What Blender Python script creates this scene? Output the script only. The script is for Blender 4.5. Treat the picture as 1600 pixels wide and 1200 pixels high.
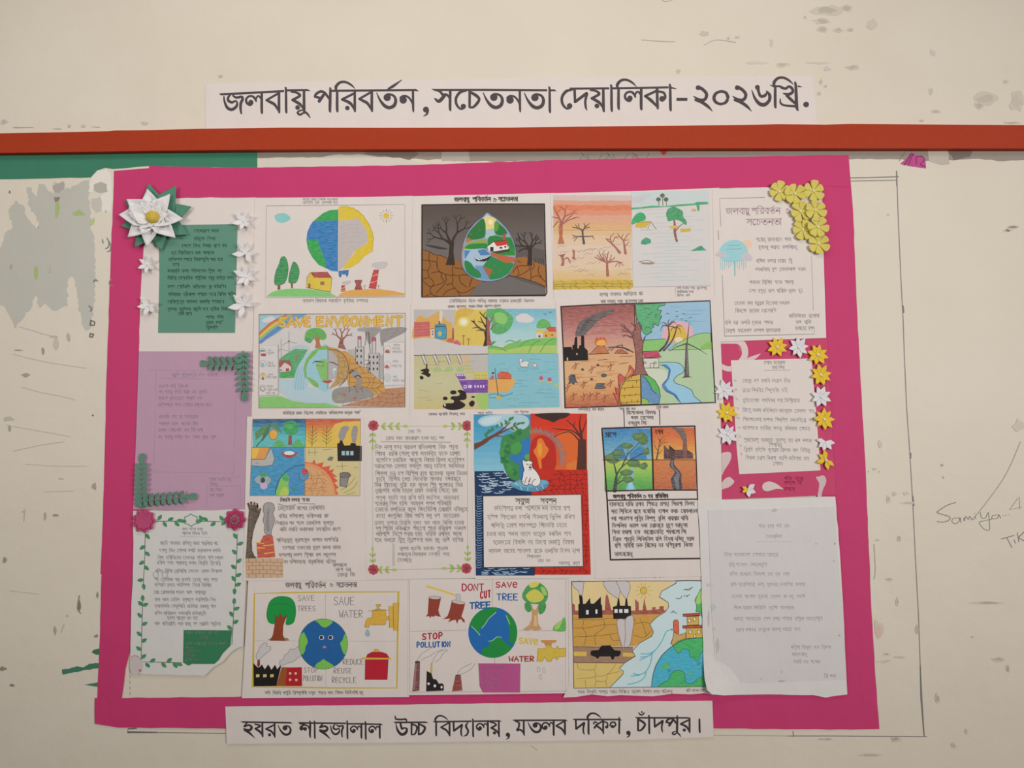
import bpy, bmesh, math, random
from mathutils import Vector, Matrix
from mathutils.geometry import tessellate_polygon
for o in list(bpy.data.objects): bpy.data.objects.remove(o)
random.seed(7)
SC = bpy.context.scene
COL = SC.collection
# ---------------------------------------------------------------- camera
F = 1200.0                       # focal length in pixels of the 1600 x 1200 frame
PITCH = math.radians(5.3)
DIST, ZC = 1.5175, 1.359         # metres from wall, height above the floor
cam_d = bpy.data.cameras.new('camera'); cam = bpy.data.objects.new('camera', cam_d); COL.objects.link(cam)
cam_d.sensor_width = 36.0; cam_d.lens = 36.0 * F / 1600.0; cam_d.clip_start = 0.05
cam.location = (0, -DIST, ZC); cam.rotation_euler = (math.pi/2 + PITCH, 0, 0)
SC.camera = cam
# ---------------------------------------------------------------- world, lights, exposure
w = bpy.data.worlds.new('World'); SC.world = w; w.use_nodes = True
w.node_tree.nodes['Background'].inputs[0].default_value = (1.0, 0.95, 0.92, 1)
w.node_tree.nodes['Background'].inputs[1].default_value = 0.05
def area(name, loc, aim, sx, sy, power, col):
    l = bpy.data.lights.new(name, 'AREA'); l.shape = 'RECTANGLE'; l.size = sx; l.size_y = sy; l.energy = power; l.color = col
    o = bpy.data.objects.new(name, l); COL.objects.link(o); o.location = loc
    o.rotation_euler = (Vector(aim) - Vector(loc)).to_track_quat('-Z', 'Y').to_euler(); return o
area('ceiling_light', (-0.2, -1.1, 2.8), (-0.1, 0.0, 1.7), 2.0, 0.5, 9.2, (1.0, 0.94, 0.88))
area('window_light', (2.2, -3.0, 1.75), (0.1, 0, 1.6), 1.6, 1.2, 18.6, (1.0, 0.95, 0.93)).data.spread = 1.5  # unseen source on the right, spread narrowed to favour the board's mid-height
area('door_light', (-2.3, -2.6, 1.8), (-0.75, 0, 1.66), 0.9, 0.9, 3.1, (1.0, 0.96, 0.94)).data.spread = 1.1  # added fill with no real doorway behind it, lifts the left side
vs = SC.view_settings
vs.view_transform = 'Standard'; vs.look = 'None'; vs.exposure = 0.0; vs.gamma = 1.0; vs.use_curve_mapping = False
# ---------------------------------------------------------------- materials
def s2l(v):
    v /= 255.0
    return v/12.92 if v <= 0.04045 else ((v+0.055)/1.055)**2.4
def hx(h): return tuple(int(h[i:i+2], 16) for i in (0, 2, 4))
LIGHT = (0.79, 0.74, 0.72)       # how bright a white surface reads in the middle of the board
def alb(h, k=1.0):
    return tuple(min(0.93, s2l(v)/(LIGHT[i]*k)) for i, v in enumerate(hx(h)))
MATS = {}
def mat(h, style='c', k=1.0):
    """style: c = crayon, p = poster paint, i = pen ink, g = graphite, a = coloured paper, w = wall"""
    key = (h, style, round(k, 2))
    if key in MATS: return MATS[key]
    kind = {'c': 'crayon', 'p': 'paint', 'i': 'ink', 'g': 'graphite', 'a': 'paper', 'w': 'plaster'}[style]
    m = bpy.data.materials.new(kind + '_' + h); m.use_nodes = True
    nt = m.node_tree; N = nt.nodes; L = nt.links; b = N['Principled BSDF']
    c = alb(h, k)
    b.inputs['Roughness'].default_value = {'c': .7, 'p': .6, 'i': .6, 'g': .6, 'a': .62, 'w': .55}[style]
    b.inputs['Specular IOR Level'].default_value = {'c': .2, 'p': .25, 'i': .2, 'g': .2, 'a': .25, 'w': .3}[style]
    geo = N.new('ShaderNodeNewGeometry'); mp = N.new('ShaderNodeMapping'); L.new(geo.outputs['Position'], mp.inputs['Vector'])
    nz = N.new('ShaderNodeTexNoise'); L.new(mp.outputs[0], nz.inputs['Vector'])
    mix = N.new('ShaderNodeMix'); mix.data_type = 'RGBA'
    A, B = mix.inputs[6], mix.inputs[7]
    rmp = N.new('ShaderNodeMapRange'); L.new(nz.outputs['Fac'], rmp.inputs[0]); L.new(rmp.outputs[0], mix.inputs[0])
    L.new(mix.outputs[2], b.inputs['Base Color'])
    A.default_value = (*c, 1)
    if style == 'c':
        random.seed(h); mp.inputs['Scale'].default_value = (90, 1, 420); mp.inputs['Rotation'].default_value = (0, random.uniform(-.5, .5), 0)
        nz.inputs['Scale'].default_value = 1.0; nz.inputs['Detail'].default_value = 3
        rmp.inputs[1].default_value = .35; rmp.inputs[2].default_value = .75; rmp.inputs[4].default_value = .42
        B.default_value = (*[x*.55 + .36 for x in c], 1)
    elif style in 'pi':
        nz.inputs['Scale'].default_value = 90; rmp.inputs[1].default_value = .35; rmp.inputs[2].default_value = .75; rmp.inputs[4].default_value = .22
        B.default_value = (*[x*.82 + .03 for x in c], 1)
    elif style == 'g':
        nz.inputs['Scale'].default_value = 700; rmp.inputs[1].default_value = .4; rmp.inputs[2].default_value = .7; rmp.inputs[3].default_value = .15; rmp.inputs[4].default_value = .75
        B.default_value = (*[x*.5 + .36 for x in c], 1)
    elif style == 'a':
        nz.inputs['Scale'].default_value = 14; nz.inputs['Detail'].default_value = 5; rmp.inputs[1].default_value = .3; rmp.inputs[2].default_value = .8; rmp.inputs[4].default_value = .5
        B.default_value = (*[x*.94 for x in c], 1)
    else:
        nz.inputs['Scale'].default_value = 3.1; nz.inputs['Detail'].default_value = 7; nz.inputs['Roughness'].default_value = .62
        rmp.inputs[1].default_value = .38; rmp.inputs[2].default_value = .72; rmp.inputs[4].default_value = .8
        B.default_value = (c[0]*.93, c[1]*.915, c[2]*.885, 1)
        n2 = N.new('ShaderNodeTexNoise'); n2.inputs['Scale'].default_value = 24; n2.inputs['Detail'].default_value = 6; n2.inputs['Roughness'].default_value = .7
        L.new(geo.outputs['Position'], n2.inputs['Vector'])
        r2 = N.new('ShaderNodeMapRange'); L.new(n2.outputs['Fac'], r2.inputs[0]); r2.inputs[1].default_value = .66; r2.inputs[2].default_value = .78; r2.inputs[4].default_value = .3
        m2 = N.new('ShaderNodeMix'); m2.data_type = 'RGBA'; L.new(r2.outputs[0], m2.inputs[0]); L.new(mix.outputs[2], m2.inputs[6])
        m2.inputs[7].default_value = (c[0]*.62, c[1]*.6, c[2]*.56, 1); L.new(m2.outputs[2], b.inputs['Base Color'])
    # crease and fibre relief shared by paper and what is drawn on it
    bn = N.new('ShaderNodeTexNoise'); bn.inputs['Detail'].default_value = 3
    bm_ = N.new('ShaderNodeMapping'); L.new(geo.outputs['Position'], bm_.inputs['Vector']); L.new(bm_.outputs[0], bn.inputs['Vector'])
    bp = N.new('ShaderNodeBump'); L.new(bn.outputs['Fac'], bp.inputs['Height']); L.new(bp.outputs[0], b.inputs['Normal'])
    if style == 'w':
        bn.inputs['Scale'].default_value = 16; bn.inputs['Detail'].default_value = 6; bp.inputs['Strength'].default_value = .35; bp.inputs['Distance'].default_value = .006
    else:
        bm_.inputs['Scale'].default_value = (1.5, 1, .8); bn.inputs['Scale'].default_value = 9; bp.inputs['Strength'].default_value = .5; bp.inputs['Distance'].default_value = .008
    MATS[key] = m
    return m
# ---------------------------------------------------------------- measuring: pixel of the photo -> point of the plane d metres in front of the wall
cp, sp_ = math.cos(PITCH), math.sin(PITCH)
def W(px, py, d=0.0):
    a = (px-800.0)/F; u = (600.0-py)/F
    dy = cp - u*sp_; dz = sp_ + u*cp
    t = (DIST - d)/dy
    return Vector((a*t, -d, ZC + dz*t))
MM = 0.00127                      # metres per pixel, near enough
def spline(p, closed=False, n=5):
    out = []; N_ = len(p)
    if N_ < 3: return list(p)
    R = range(N_) if closed else range(N_-1)
    for i in R:
        g = (lambda k: p[k % N_]) if closed else (lambda k: p[max(0, min(N_-1, k))])
        a, b, c, d = g(i-1), g(i), g(i+1), g(i+2)
        for k in range(n):
            t = k/n
            out.append(tuple(.5*((2*b[q]) + (c[q]-a[q])*t + (2*a[q]-5*b[q]+4*c[q]-d[q])*t*t + (3*b[q]-a[q]-3*c[q]+d[q])*t**3) for q in range(len(b))))
    if not closed: out.append(tuple(p[-1]))
    return out
def pair(f): return [(f[i], f[i+1]) for i in range(0, len(f), 2)] if f and not isinstance(f[0], (tuple, list)) else [tuple(q) for q in f]
def trip(f): return [(f[i], f[i+1], f[i+2]) for i in range(0, len(f), 3)]
def rough(pts, amp=.8, step=14, seed=1):
    rn = random.Random(seed); out = []
    for i in range(len(pts)):
        a, b = pts[i], pts[(i+1) % len(pts)]; L_ = math.hypot(b[0]-a[0], b[1]-a[1]); n = max(1, int(L_/step))
        for k in range(n):
            t = k/n; j = amp if k else 0
            out.append((a[0]+(b[0]-a[0])*t + rn.uniform(-j, j), a[1]+(b[1]-a[1])*t + rn.uniform(-j, j)))
    return out
def area2(p): return sum(p[i-1][0]*p[i][1]-p[i][0]*p[i-1][1] for i in range(len(p)))
def prop(o, label=None, cat=None, group=None, kind=None):
    if label: o['label'] = label
    if cat: o['category'] = cat
    if group: o['group'] = group
    if kind: o['kind'] = kind
    return o
def link_mesh(name, verts, faces, mats, idx, parent=None, loc=None):
    me = bpy.data.meshes.new(name); me.from_pydata(verts, [], faces)
    for m in mats: me.materials.append(m)
    if idx: me.polygons.foreach_set('material_index', idx)
    me.update(); o = bpy.data.objects.new(name, me); COL.objects.link(o)
    if loc is not None: o.location = loc
    if parent: o.parent = parent
    return o
INK = 0.000004
class Thing:
    """One thing glued to the wall: an Empty, its paper and what is drawn on it."""
    def __init__(s, name, label, cat, at, d, group=None, k=1.0, root=None):
        s.d = d; s.k = k; s.n = 0; s.cur = None; s.parts = []; s.v(0, 0, 1)
        s.org = W(at[0], at[1], d)
        s.root = root or bpy.data.objects.new(name, None)
        if not root:
            COL.objects.link(s.root); s.root.location = s.org; s.root.empty_display_size = .03; prop(s.root, label, cat, group)
        else: s.org = root.location.copy()
    def v(s, x, y, sc): s.V = (x, y, sc); return s
    def q(s, pts): x, y, c = s.V; return [(x+p[0]/c, y+p[1]/c) for p in pts]
    def p(s, name, label=None, of=None):
        s.cur = dict(name=name, label=label, verts=[], faces=[], idx=[], mats=[], of=of); s.parts.append(s.cur); return s
    def _m(s, c, st):
        m = mat(c, st, s.k) if isinstance(c, str) else c
        if m not in s.cur['mats']: s.cur['mats'].append(m)
        return s.cur['mats'].index(m)
    def _lvl(s): s.n += 1; return s.d + s.n*INK
    def _poly(s, px, c, st, d=None):
        if len(px) < 3: return
        if area2(px) > 0: px = px[::-1]
        d = s._lvl() if d is None else d; C = s.cur; b = len(C['verts']); mi = s._m(c, st)
        C['verts'] += [tuple(W(x, y, d) - s.org) for x, y in px]
        for t in tessellate_polygon([[Vector((x, y, 0)) for x, y in px]]):
            if len(set(t)) < 3: continue
            a = [px[k] for k in t]
            if abs(area2(a)) < 1e-7: continue
            t = t if area2(a) < 0 else t[::-1]
            C['faces'].append([b+k for k in t]); C['idx'].append(mi)
    def f(s, c, pts, st='c', sm=0):
        pts = pair(pts)
        if sm: pts = spline(pts, True, sm if sm > 1 else 5)
        s._poly(s.q(pts), c, st); return s
    def r(s, c, x0, y0, x1, y1, st='c'): return s.f(c, [(x0, y0), (x1, y0), (x1, y1), (x0, y1)], st)
    def e(s, c, x, y, rx, ry=None, st='c', n=22, ang=0):
        ry = ry or rx; ca, sa = math.cos(ang), math.sin(ang)
        return s.f(c, [(x+rx*math.cos(i*6.28319/n)*ca-ry*math.sin(i*6.28319/n)*sa, y+rx*math.cos(i*6.28319/n)*sa+ry*math.sin(i*6.28319/n)*ca) for i in range(n)], st)
    def strip(s, px, ws, c, st, closed=False, d=None, cap=True):
        n = len(px)
        if n < 2: return
        d = s._lvl() if d is None else d; C = s.cur; mi = s._m(c, st); b = len(C['verts'])
        for i in range(n):
            if closed: a, e = px[i-1], px[(i+1) % n]
            else: a, e = px[max(0, i-1)], px[min(n-1, i+1)]
            tx, ty = e[0]-a[0], e[1]-a[1]; L_ = math.hypot(tx, ty) or 1
            nx, ny = -ty/L_, tx/L_; m_ = 1.0
            if 0 < i < n-1 or closed:
                ux, uy = px[i][0]-px[i-1][0], px[i][1]-px[i-1][1]; lu = math.hypot(ux, uy) or 1
                ct = abs(ux*nx + uy*ny)/lu; m_ = min(1.7, 1/max(.3, math.sqrt(max(0, 1-ct*ct))))
            h = ws[i]*.5*m_
            di = d + INK*.8*i/n        # an ink line laid over itself lies a hair higher
            C['verts'] += [tuple(W(px[i][0]+nx*h, px[i][1]+ny*h, di)-s.org), tuple(W(px[i][0]-nx*h, px[i][1]-ny*h, di)-s.org)]
        for i in range(n if closed else n-1):
            j = (i+1) % n
            A_, B_, C_, D_ = (C['verts'][b+k] for k in (2*i, 2*j, 2*j+1, 2*i+1))
            ar = (C_[0]-A_[0])*(D_[2]-B_[2]) - (C_[2]-A_[2])*(D_[0]-B_[0])
            C['faces'].append([b+2*i, b+2*j, b+2*j+1, b+2*i+1] if ar > 0 else [b+2*i+1, b+2*j+1, b+2*j, b+2*i]); C['idx'].append(mi)
        if cap and not closed:
            for i, k in ((0, 1), (n-1, n-2)):
                if ws[i] < .5: continue
                ang = math.atan2(px[i][1]-px[k][1], px[i][0]-px[k][0]); bb = len(C['verts']); h = ws[i]*.5
                fan = [(px[i][0]+h*math.cos(ang-1.5708+q*3.14159/4), px[i][1]+h*math.sin(ang-1.5708+q*3.14159/4)) for q in range(5)]
                C['verts'] += [tuple(W(x, y, d+INK*(.9 if i else -.1))-s.org) for x, y in fan]; C['faces'].append([bb+4, bb+3, bb+2, bb+1, bb] if area2(fan) > 0 else [bb, bb+1, bb+2, bb+3, bb+4]); C['idx'].append(mi)
    def l(s, c, wd, pts, sm=0, st='i', d=None, wob=0):
        """a drawn line, wd = photo pixels"""
        pts = pair(pts)
        if sm: pts = spline(pts, False, sm if sm > 1 else 4)
        px = s.q(pts)
        if wob:
            rn = random.Random(len(px)+int(px[0][0])); px = [(x+rn.uniform(-wob, wob), y+rn.uniform(-wob, wob)) for x, y in px]
        s.strip(px, [wd]*len(px), c, st, d=d); return s
    def o(s, c, wd, pts, sm=0, st='i'):
        pts = pair(pts)
        if sm: pts = spline(pts, True, sm if sm > 1 else 4)
        px = s.q(pts); s.strip(px, [wd]*len(px), c, st, True); return s
    def fo(s, c, lc, wd, pts, sm=0, st='c'):
        s.f(c, pts, st, sm); return s.o(lc, wd, pts, sm)
    def taper(s, c, pts3, st='c', sm=4, sc=None):
        """line of varying width; widths in view units"""
        p = trip(pts3)
        if sm: p = spline(p, False, sm)
        px = s.q([(a, b) for a, b, _ in p]); k = 1/s.V[2]
        s.strip(px, [max(.05, x[2]*k) for x in p], c, st); return s
    def grad(s, x0, y0, x1, y1, cols, st='c', n=3, wav=0, sk=0, xb=None):
        m = (len(cols)-1)*n + 1
        for i in range(m):
            t = i/n; k = min(int(t), len(cols)-1); fr = t-k; a = hx(cols[k]); b = hx(cols[min(k+1, len(cols)-1)])
            h = '%02x%02x%02x' % tuple(int(a[q]+(b[q]-a[q])*fr) for q in range(3))
            ya = y0+(y1-y0)*i/m; xa = x0 + ((xb or x0)-x0)*i/m
            if wav and i:
                rn = random.Random(i*7+int(x0)); top = [(xa+(x1-xa)*j/12, ya+rn.uniform(-wav, wav)+sk*(x1-xa)*j/12) for j in range(13)]
            else: top = [(xa, ya), (x1, ya+sk*(x1-xa))]
            s.f(h, top + [(x1, y1+sk*(x1-x0)), (xb if xb else x0, y1)], st)
        return s
    def paper(s, pts, c, name='paper', label=None, th=.00035, st='a', lift=None, k=None, of=None, fine=0, raw=False):
        """a sheet with real thickness; its front lies at the plane the drawing starts from"""
        px = pts if raw else s.q(pair(pts))
        if area2(px) > 0: px = px[::-1]
        s.n += 1; df = s.d + s.n*INK
        bm = bmesh.new()
        vv = [bm.verts.new(W(x, y, df)-s.org) for x, y in px]
        f0 = bm.faces.new(vv)
        f0.normal_update(); bmesh.ops.triangulate(bm, faces=[f0])
        if fine:
            for _ in range(6):
                ed = [e for e in bm.edges if e.calc_length() > fine]
                if not ed: break
                bmesh.ops.subdivide_edges(bm, edges=ed, cuts=1); bm.normal_update(); bmesh.ops.triangulate(bm, faces=bm.faces[:])
        if lift:
            for v_ in bm.verts:
                pw = v_.co + s.org; v_.co.y -= lift(pw.x, pw.z)
        bm.normal_update()
        for f_ in bm.faces:
            if f_.normal.y > 0: f_.normal_flip()
        front = list(bm.faces); edges = [e for e in bm.edges if len(e.link_faces) == 1]
        back = {v_: bm.verts.new(v_.co + Vector((0, th, 0))) for v_ in list(bm.verts)}
        for e in edges:
            lp = e.link_loops[0]; a_, b_ = lp.vert, lp.link_loop_next.vert
            bm.faces.new((b_, a_, back[a_], back[b_]))
        for f_ in front: bm.faces.new([back[v_] for v_ in reversed(f_.verts)])
        me = bpy.data.meshes.new(name); bm.to_mesh(me); bm.free()
        me.materials.append(mat(c, st, 1.0 if k is None else k))
        o = bpy.data.objects.new(name, me); COL.objects.link(o); o.parent = of or s.root
        if label: o['label'] = label
        s.n += 2
        return o
    def done(s):
        made = {}
        for C in s.parts:
            if not C['faces']: continue
            par = s.root
            if C['of'] and C['of'] in made: par = made[C['of']]
            o = link_mesh(C['name'], C['verts'], C['faces'], C['mats'], C['idx'], par)
            made.setdefault(C['name'], o)
            if C['label']: o['label'] = C['label']
        return s.root
def single(name, label, cat, pts, c, d, group=None, k=1.0, th=.0004, lift=None, fine=0, st='a', kind=None, rg=(0.5, 16)):
    """a thing that is one piece of paper"""
    pts = pair(pts); cx = sum(p[0] for p in pts)/len(pts); cy = sum(p[1] for p in pts)/len(pts)
    t = Thing(name, None, None, (cx, cy), d, k=k); r_ = t.root
    px = rough(pts, rg[0], rg[1], int(cx+cy)) if rg else pts
    o = t.paper(px, c, name, th=th, lift=lift, fine=fine, st=st, raw=True)
    o.parent = None; o.location = t.org; bpy.data.objects.remove(r_)
    prop(o, label, cat, group, kind); o.name = name
    return o
# ---------------------------------------------------------------- lettering: traced strokes, x y width, headline at oy, letter height H
G = {}
def gl(n, ox, oy, H, strokes, dots=()):
    st = [[((x-ox)/H, (y-oy)/H, w_/H) for x, y, w_ in trip(q)] for q in strokes]
    dt = [((x-ox)/H, (y-oy)/H, r/H) for x, y, r in dots]
    G[n] = (st, dt, max([p[0] for q in st for p in q]+[d[0]+d[2] for d in dt]))
gl('j', 120, 310, 300, [[148,360,22,160,440,34,200,530,46,270,562,50,338,520,46,356,462,32,330,425,28,280,450,40,225,430,44,213,380,40,245,335,30],[290,345,28,345,375,40,425,362,40,440,400,44,414,460,46,408,540,42,420,622,28]])
gl('l', 470, 300, 300, [[590,455,44,560,485,46,510,462,40,495,405,36,535,358,34,595,355,34,635,392,38,652,432,26],[648,400,28,672,356,30,702,356,30,728,392,28],[740,300,40,740,590,42,756,616,10]], [(570,448,40)])
gl('b', 800, 285, 312, [[1010,290,40,1010,575,42,1024,616,10],[1000,308,36,815,415,36],[818,420,30,880,448,46,945,488,44,1004,585,28]])
gl('aa', 1100, 265, 320, [[1106,215,22,1118,262,36,1122,578,40,1138,606,10]])
gl('Y', 1200, 260, 320, [[1200,285,24,1285,298,36,1335,345,42,1222,412,42],[1222,412,40,1290,448,48,1350,490,42,1398,565,26],[1400,262,40,1404,580,42,1424,620,10]], [(1300,530,38)])
gl('y', 1200, 260, 320, [[1200,285,24,1285,298,36,1335,345,42,1222,412,42],[1222,412,40,1290,448,48,1350,490,42,1398,565,26],[1400,262,40,1404,580,42,1424,620,10]])
gl('u', 1280, 285, 300, [[1395,572,22,1335,578,28,1300,612,34,1340,642,36,1392,612,30,1425,604,32,1462,640,34,1498,694,12]])
gl('p', 85, 212, 250, [[95,290,28,112,255,34,165,224,34,215,236,32,258,290,30,285,330,24],[215,252,36,150,345,42],[98,288,30,165,306,34],[285,176,18,290,220,32,284,446,36,296,484,10]])
gl('i', 345, 212, 250, [[375,225,32,375,446,34,388,482,8],[366,212,26,360,165,38,408,112,34,480,106,30,550,142,26,600,190,6]])
gl('r', 430, 212, 250, [[595,220,30,595,446,32,602,480,8],[585,248,30,438,322,32],[440,328,26,500,348,38,550,382,36,592,455,20]], [(502,430,29)])
gl('t', 862, 208, 235, [[868,240,10,910,330,28,968,402,42,1030,425,44,1088,396,44,1106,330,38,1078,275,30,1010,258,28,972,286,30]], [(1000,298,47)])
gl('n', 1150, 208, 255, [[1168,300,30,1212,278,28,1270,300,26,1315,370,24,1330,450,16],[1322,214,30,1325,440,28,1332,484,6]], [(1200,330,47)])
gl('reph', 1000, 208, 250, [[1012,190,20,1072,158,36,1180,80,10]])
gl('comma', 1440, 212, 250, [[1510,460,28,1496,505,26,1456,532,10]], [(1484,450,38)])
gl('s', 50, 193, 240, [[60,195,14,130,212,28,162,250,32],[186,262,42,122,330,42,74,298,20],[172,252,28,215,252,28,250,300,20],[255,205,32,253,412,32,266,442,8]])
gl('e', 310, 193, 230, [[440,205,24,372,224,34,325,290,32,330,366,30,376,420,24,420,410,24]], [(411,390,32)])
gl('c', 465, 193, 220, [[487,200,32,486,396,30],[505,226,32,565,262,38,600,302,32,578,350,36,530,398,30,486,402,24]])
gl('d', 232, 180, 240, [[250,190,32,256,330,30],[258,336,34,330,282,36,392,236,38],[396,246,32,378,330,30,384,400,26,400,438,6]])
gl('k', 1085, 175, 240, [[1232,180,32,1238,392,32,1250,420,8],[1225,205,30,1092,266,30],[1094,270,28,1160,318,38,1238,398,22],[1245,212,26,1310,226,28,1330,280,30,1300,316,34]], [(1293,300,35)])
gl('2', 135, 180, 240, [[185,190,44,240,215,36,284,270,36,264,328,36,205,336,38,138,294,10],[160,335,30,232,362,36,300,410,32,350,464,5]], [(188,196,28)])
gl('0', 355, 180, 240, [[527,305,38,505,255,34,450,238,30,390,262,34,368,315,36,390,360,34,445,382,30,500,364,33,520,334,36]])
gl('6', 795, 180, 240, [[797,222,8,830,310,28,880,374,40,940,390,42,995,342,36,1000,280,36,966,234,14],[970,246,14,948,284,34,898,292,32,875,240,30,866,198,42]], [(861,190,27)])
gl('khr', 1110, 180, 240, [[1130,190,30,1180,206,30,1220,182,28,1255,205,32,1262,245,30,1215,272,36,1158,260,16],[1195,285,30,1240,328,34,1306,388,24],[1288,132,16,1298,180,30,1308,410,36,1328,458,8],[1122,320,10,1126,372,22,1180,398,24,1312,408,28]])
gl('h', 60, 155, 145, [[110,158,14,78,200,18,125,186,20,155,208,24,132,238,26,72,222,10],[80,236,22,132,268,24,188,322,4]])
gl('z', 183, 160, 145, [[188,176,14,244,194,20,194,224,20],[196,226,20,242,256,24,268,292,16],[266,162,20,268,292,20,276,310,5]])
gl('sh', 640, 162, 150, [[655,172,14,700,180,20,664,206,18],[700,186,18,738,194,16,758,230,14],[758,140,8,765,172,20,762,290,20,772,318,5]], [(674,222,22),(712,226,20)])
gl('U', 95, 188, 165, [[98,112,14,110,148,22,180,154,22,232,150,22,242,184,14],[108,205,8,126,280,26,172,338,36,225,326,36,246,276,26,212,258,18,186,270,26,170,230,26,166,195,22]])
gl('cc', 292, 188, 165, [[305,195,24,304,338,22],[318,214,22,372,246,22,350,330,22,306,344,16],[395,195,24,394,338,22],[408,214,22,472,254,28,442,320,28,394,344,20]])
gl('ya', 960, 178, 180, [[1010,190,14,984,235,26,1012,296,24,994,346,22,958,362,8]])
gl('m', 45, 153, 112, [[52,160,10,82,176,14,72,222,14],[70,222,16,100,232,14,120,262,10],[117,152,14,118,250,14,123,274,4]], [(70,226,13)])
gl('kSh', 655, 145, 118, [[742,150,14,742,245,14,747,266,4],[735,160,12,680,196,16],[682,198,14,712,214,16,742,246,10],[664,180,14,672,166,12,690,172,12],[748,164,12,776,176,12,778,206,13]], [(672,212,10),(770,208,13)])
gl('N', 788, 145, 115, [[792,196,12,800,172,13,826,168,13,836,190,13,815,208,15],[862,128,6,866,148,14,864,245,14,870,262,4]], [(810,202,13)])
gl('chandra', 1010, 130, 110, [[1015,92,7,1028,108,12,1048,106,12,1060,92,7]], [(1040,88,7)])
gl('danda', 1485, 140, 115, [[1490,145,14,1492,240,15,1498,252,6]])
gl('O', 0, 0, 100, [[52,22,11,38,10,11,20,20,11,26,40,11,46,38,11,58,22,11],[58,22,11,84,42,12,80,74,13,52,92,13,24,84,12,14,66,10]])
gl('a', 0, 0, 100, [[8,22,11,32,14,12,44,34,12,24,48,11,50,54,12,48,82,12,22,92,12,8,76,10],[48,56,11,74,62,10],[76,0,12,76,96,12,80,104,5]])
gl('g', 0, 0, 100, [[14,58,11,10,32,11,30,14,12,48,30,12,46,62,11],[66,-6,10,70,10,12,70,96,12,76,104,5]], [(20,56,12)])
gl('E', 0, 0, 100, [[14,30,10,36,14,12,60,26,12,52,48,11,26,54,11,54,66,12,80,104,9]])
gl('kh', 0, 0, 100, [[10,20,11,28,24,12,44,12,12,56,26,12,40,48,12,16,44,10],[36,50,12,60,72,12,78,92,9],[78,0,12,78,96,12,82,104,5]])
gl('pr', 0, 0, 100, [[10,34,11,26,16,12,50,26,12,66,44,10],[46,26,12,24,60,14],[70,-6,10,70,96,12,74,104,5],[14,70,10,24,88,12,70,94,12]])
def glyph(t, n, x, y, h, c, sl=0.0, st='i', wd=None, sm=4, d=None, sx=1.0):
    g = G[n]
    if d: t.gc = (getattr(t, 'gc', 0)+1) % 6; d += t.gc*9e-7
    for q in g[0]:
        p = spline(q, False, sm) if sm else q
        t.strip([(x+a*h*sx, y+b*h+a*h*sl) for a, b, _ in p], [wd if wd else k*h for _, _, k in p], c, st, d=d, cap=not wd or wd > .9)
    for a, b, r in g[1]:
        if wd and r*h < wd: continue
        t._poly([(x+(a+r*math.cos(i*.5236))*h, y+(b+r*math.sin(i*.5236))*h+a*h*sl) for i in range(12)], c, st, d)
def word(t, toks, x, y, h, c, wd, sl=0.0, gap=.12, sx=1.0, st='i', d=None, hd=True, rn=None):
    """handwritten word; returns its end"""
    x0 = x; cx = x
    for n in toks:
        if n == 'reph': glyph(t, n, cx-.75*h*sx, y+(cx-x0)*sl-.03*h, h*.8, c, sl, st, wd, 0, d, sx); continue
        if n == 'u': glyph(t, n, cx-.62*h*sx, y+(cx-x0)*sl, h, c, sl, st, wd, 0, d, sx); continue
        j = rn.uniform(-.05, .05)*h if rn else 0
        glyph(t, n, cx, y+(cx-x0)*sl+j, h*(rn.uniform(.88, 1.06) if rn else 1), c, sl, st, wd, 0, d, sx)
        cx += (G[n][2]+gap)*h*sx if n != 'i' else .42*h*sx
    if hd: t.strip([(x0-.05*h, y), (cx, y+(cx-x0)*sl)], [wd*1.1]*2, c, st, d=d, cap=False)
    return cx
POOL = 'b r k n t s d p y m l j c h z sh'.split()
def hand(t, x0, x1, y, h, c='6b6461', wd=.6, sl=0.0, seed=0, sx=.8, st='g', fill=1.0):
    """one line of small script, too small to read in the photo"""
    rn = random.Random(int(x0*3+y*17+seed)); x = x0; d = t._lvl(); wd *= .74
    while x < x1-1.5*h:
        n = rn.choice((2, 3, 3, 4, 5)); tk = []
        for _ in range(n):
            q = rn.random()
            if q < .17: tk.append('i')
            elif q < .27: tk.append('e')
            tk.append(rn.choice(POOL))
            if rn.random() < .3: tk.append('aa')
            elif rn.random() < .12: tk.append('u')
        est = sum(.5*h*sx if k in ('i', 'aa') else (0 if k == 'u' else (G[k][2]+.12)*h*sx) for k in tk)
        if x+est > x1+h: tk = tk[:3]
        x = word(t, tk, x, y+(x-x0)*sl, h, c, wd, sl, sx=sx, st=st, d=d, rn=rn) + rn.uniform(.45, .9)*h
    return t
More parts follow.
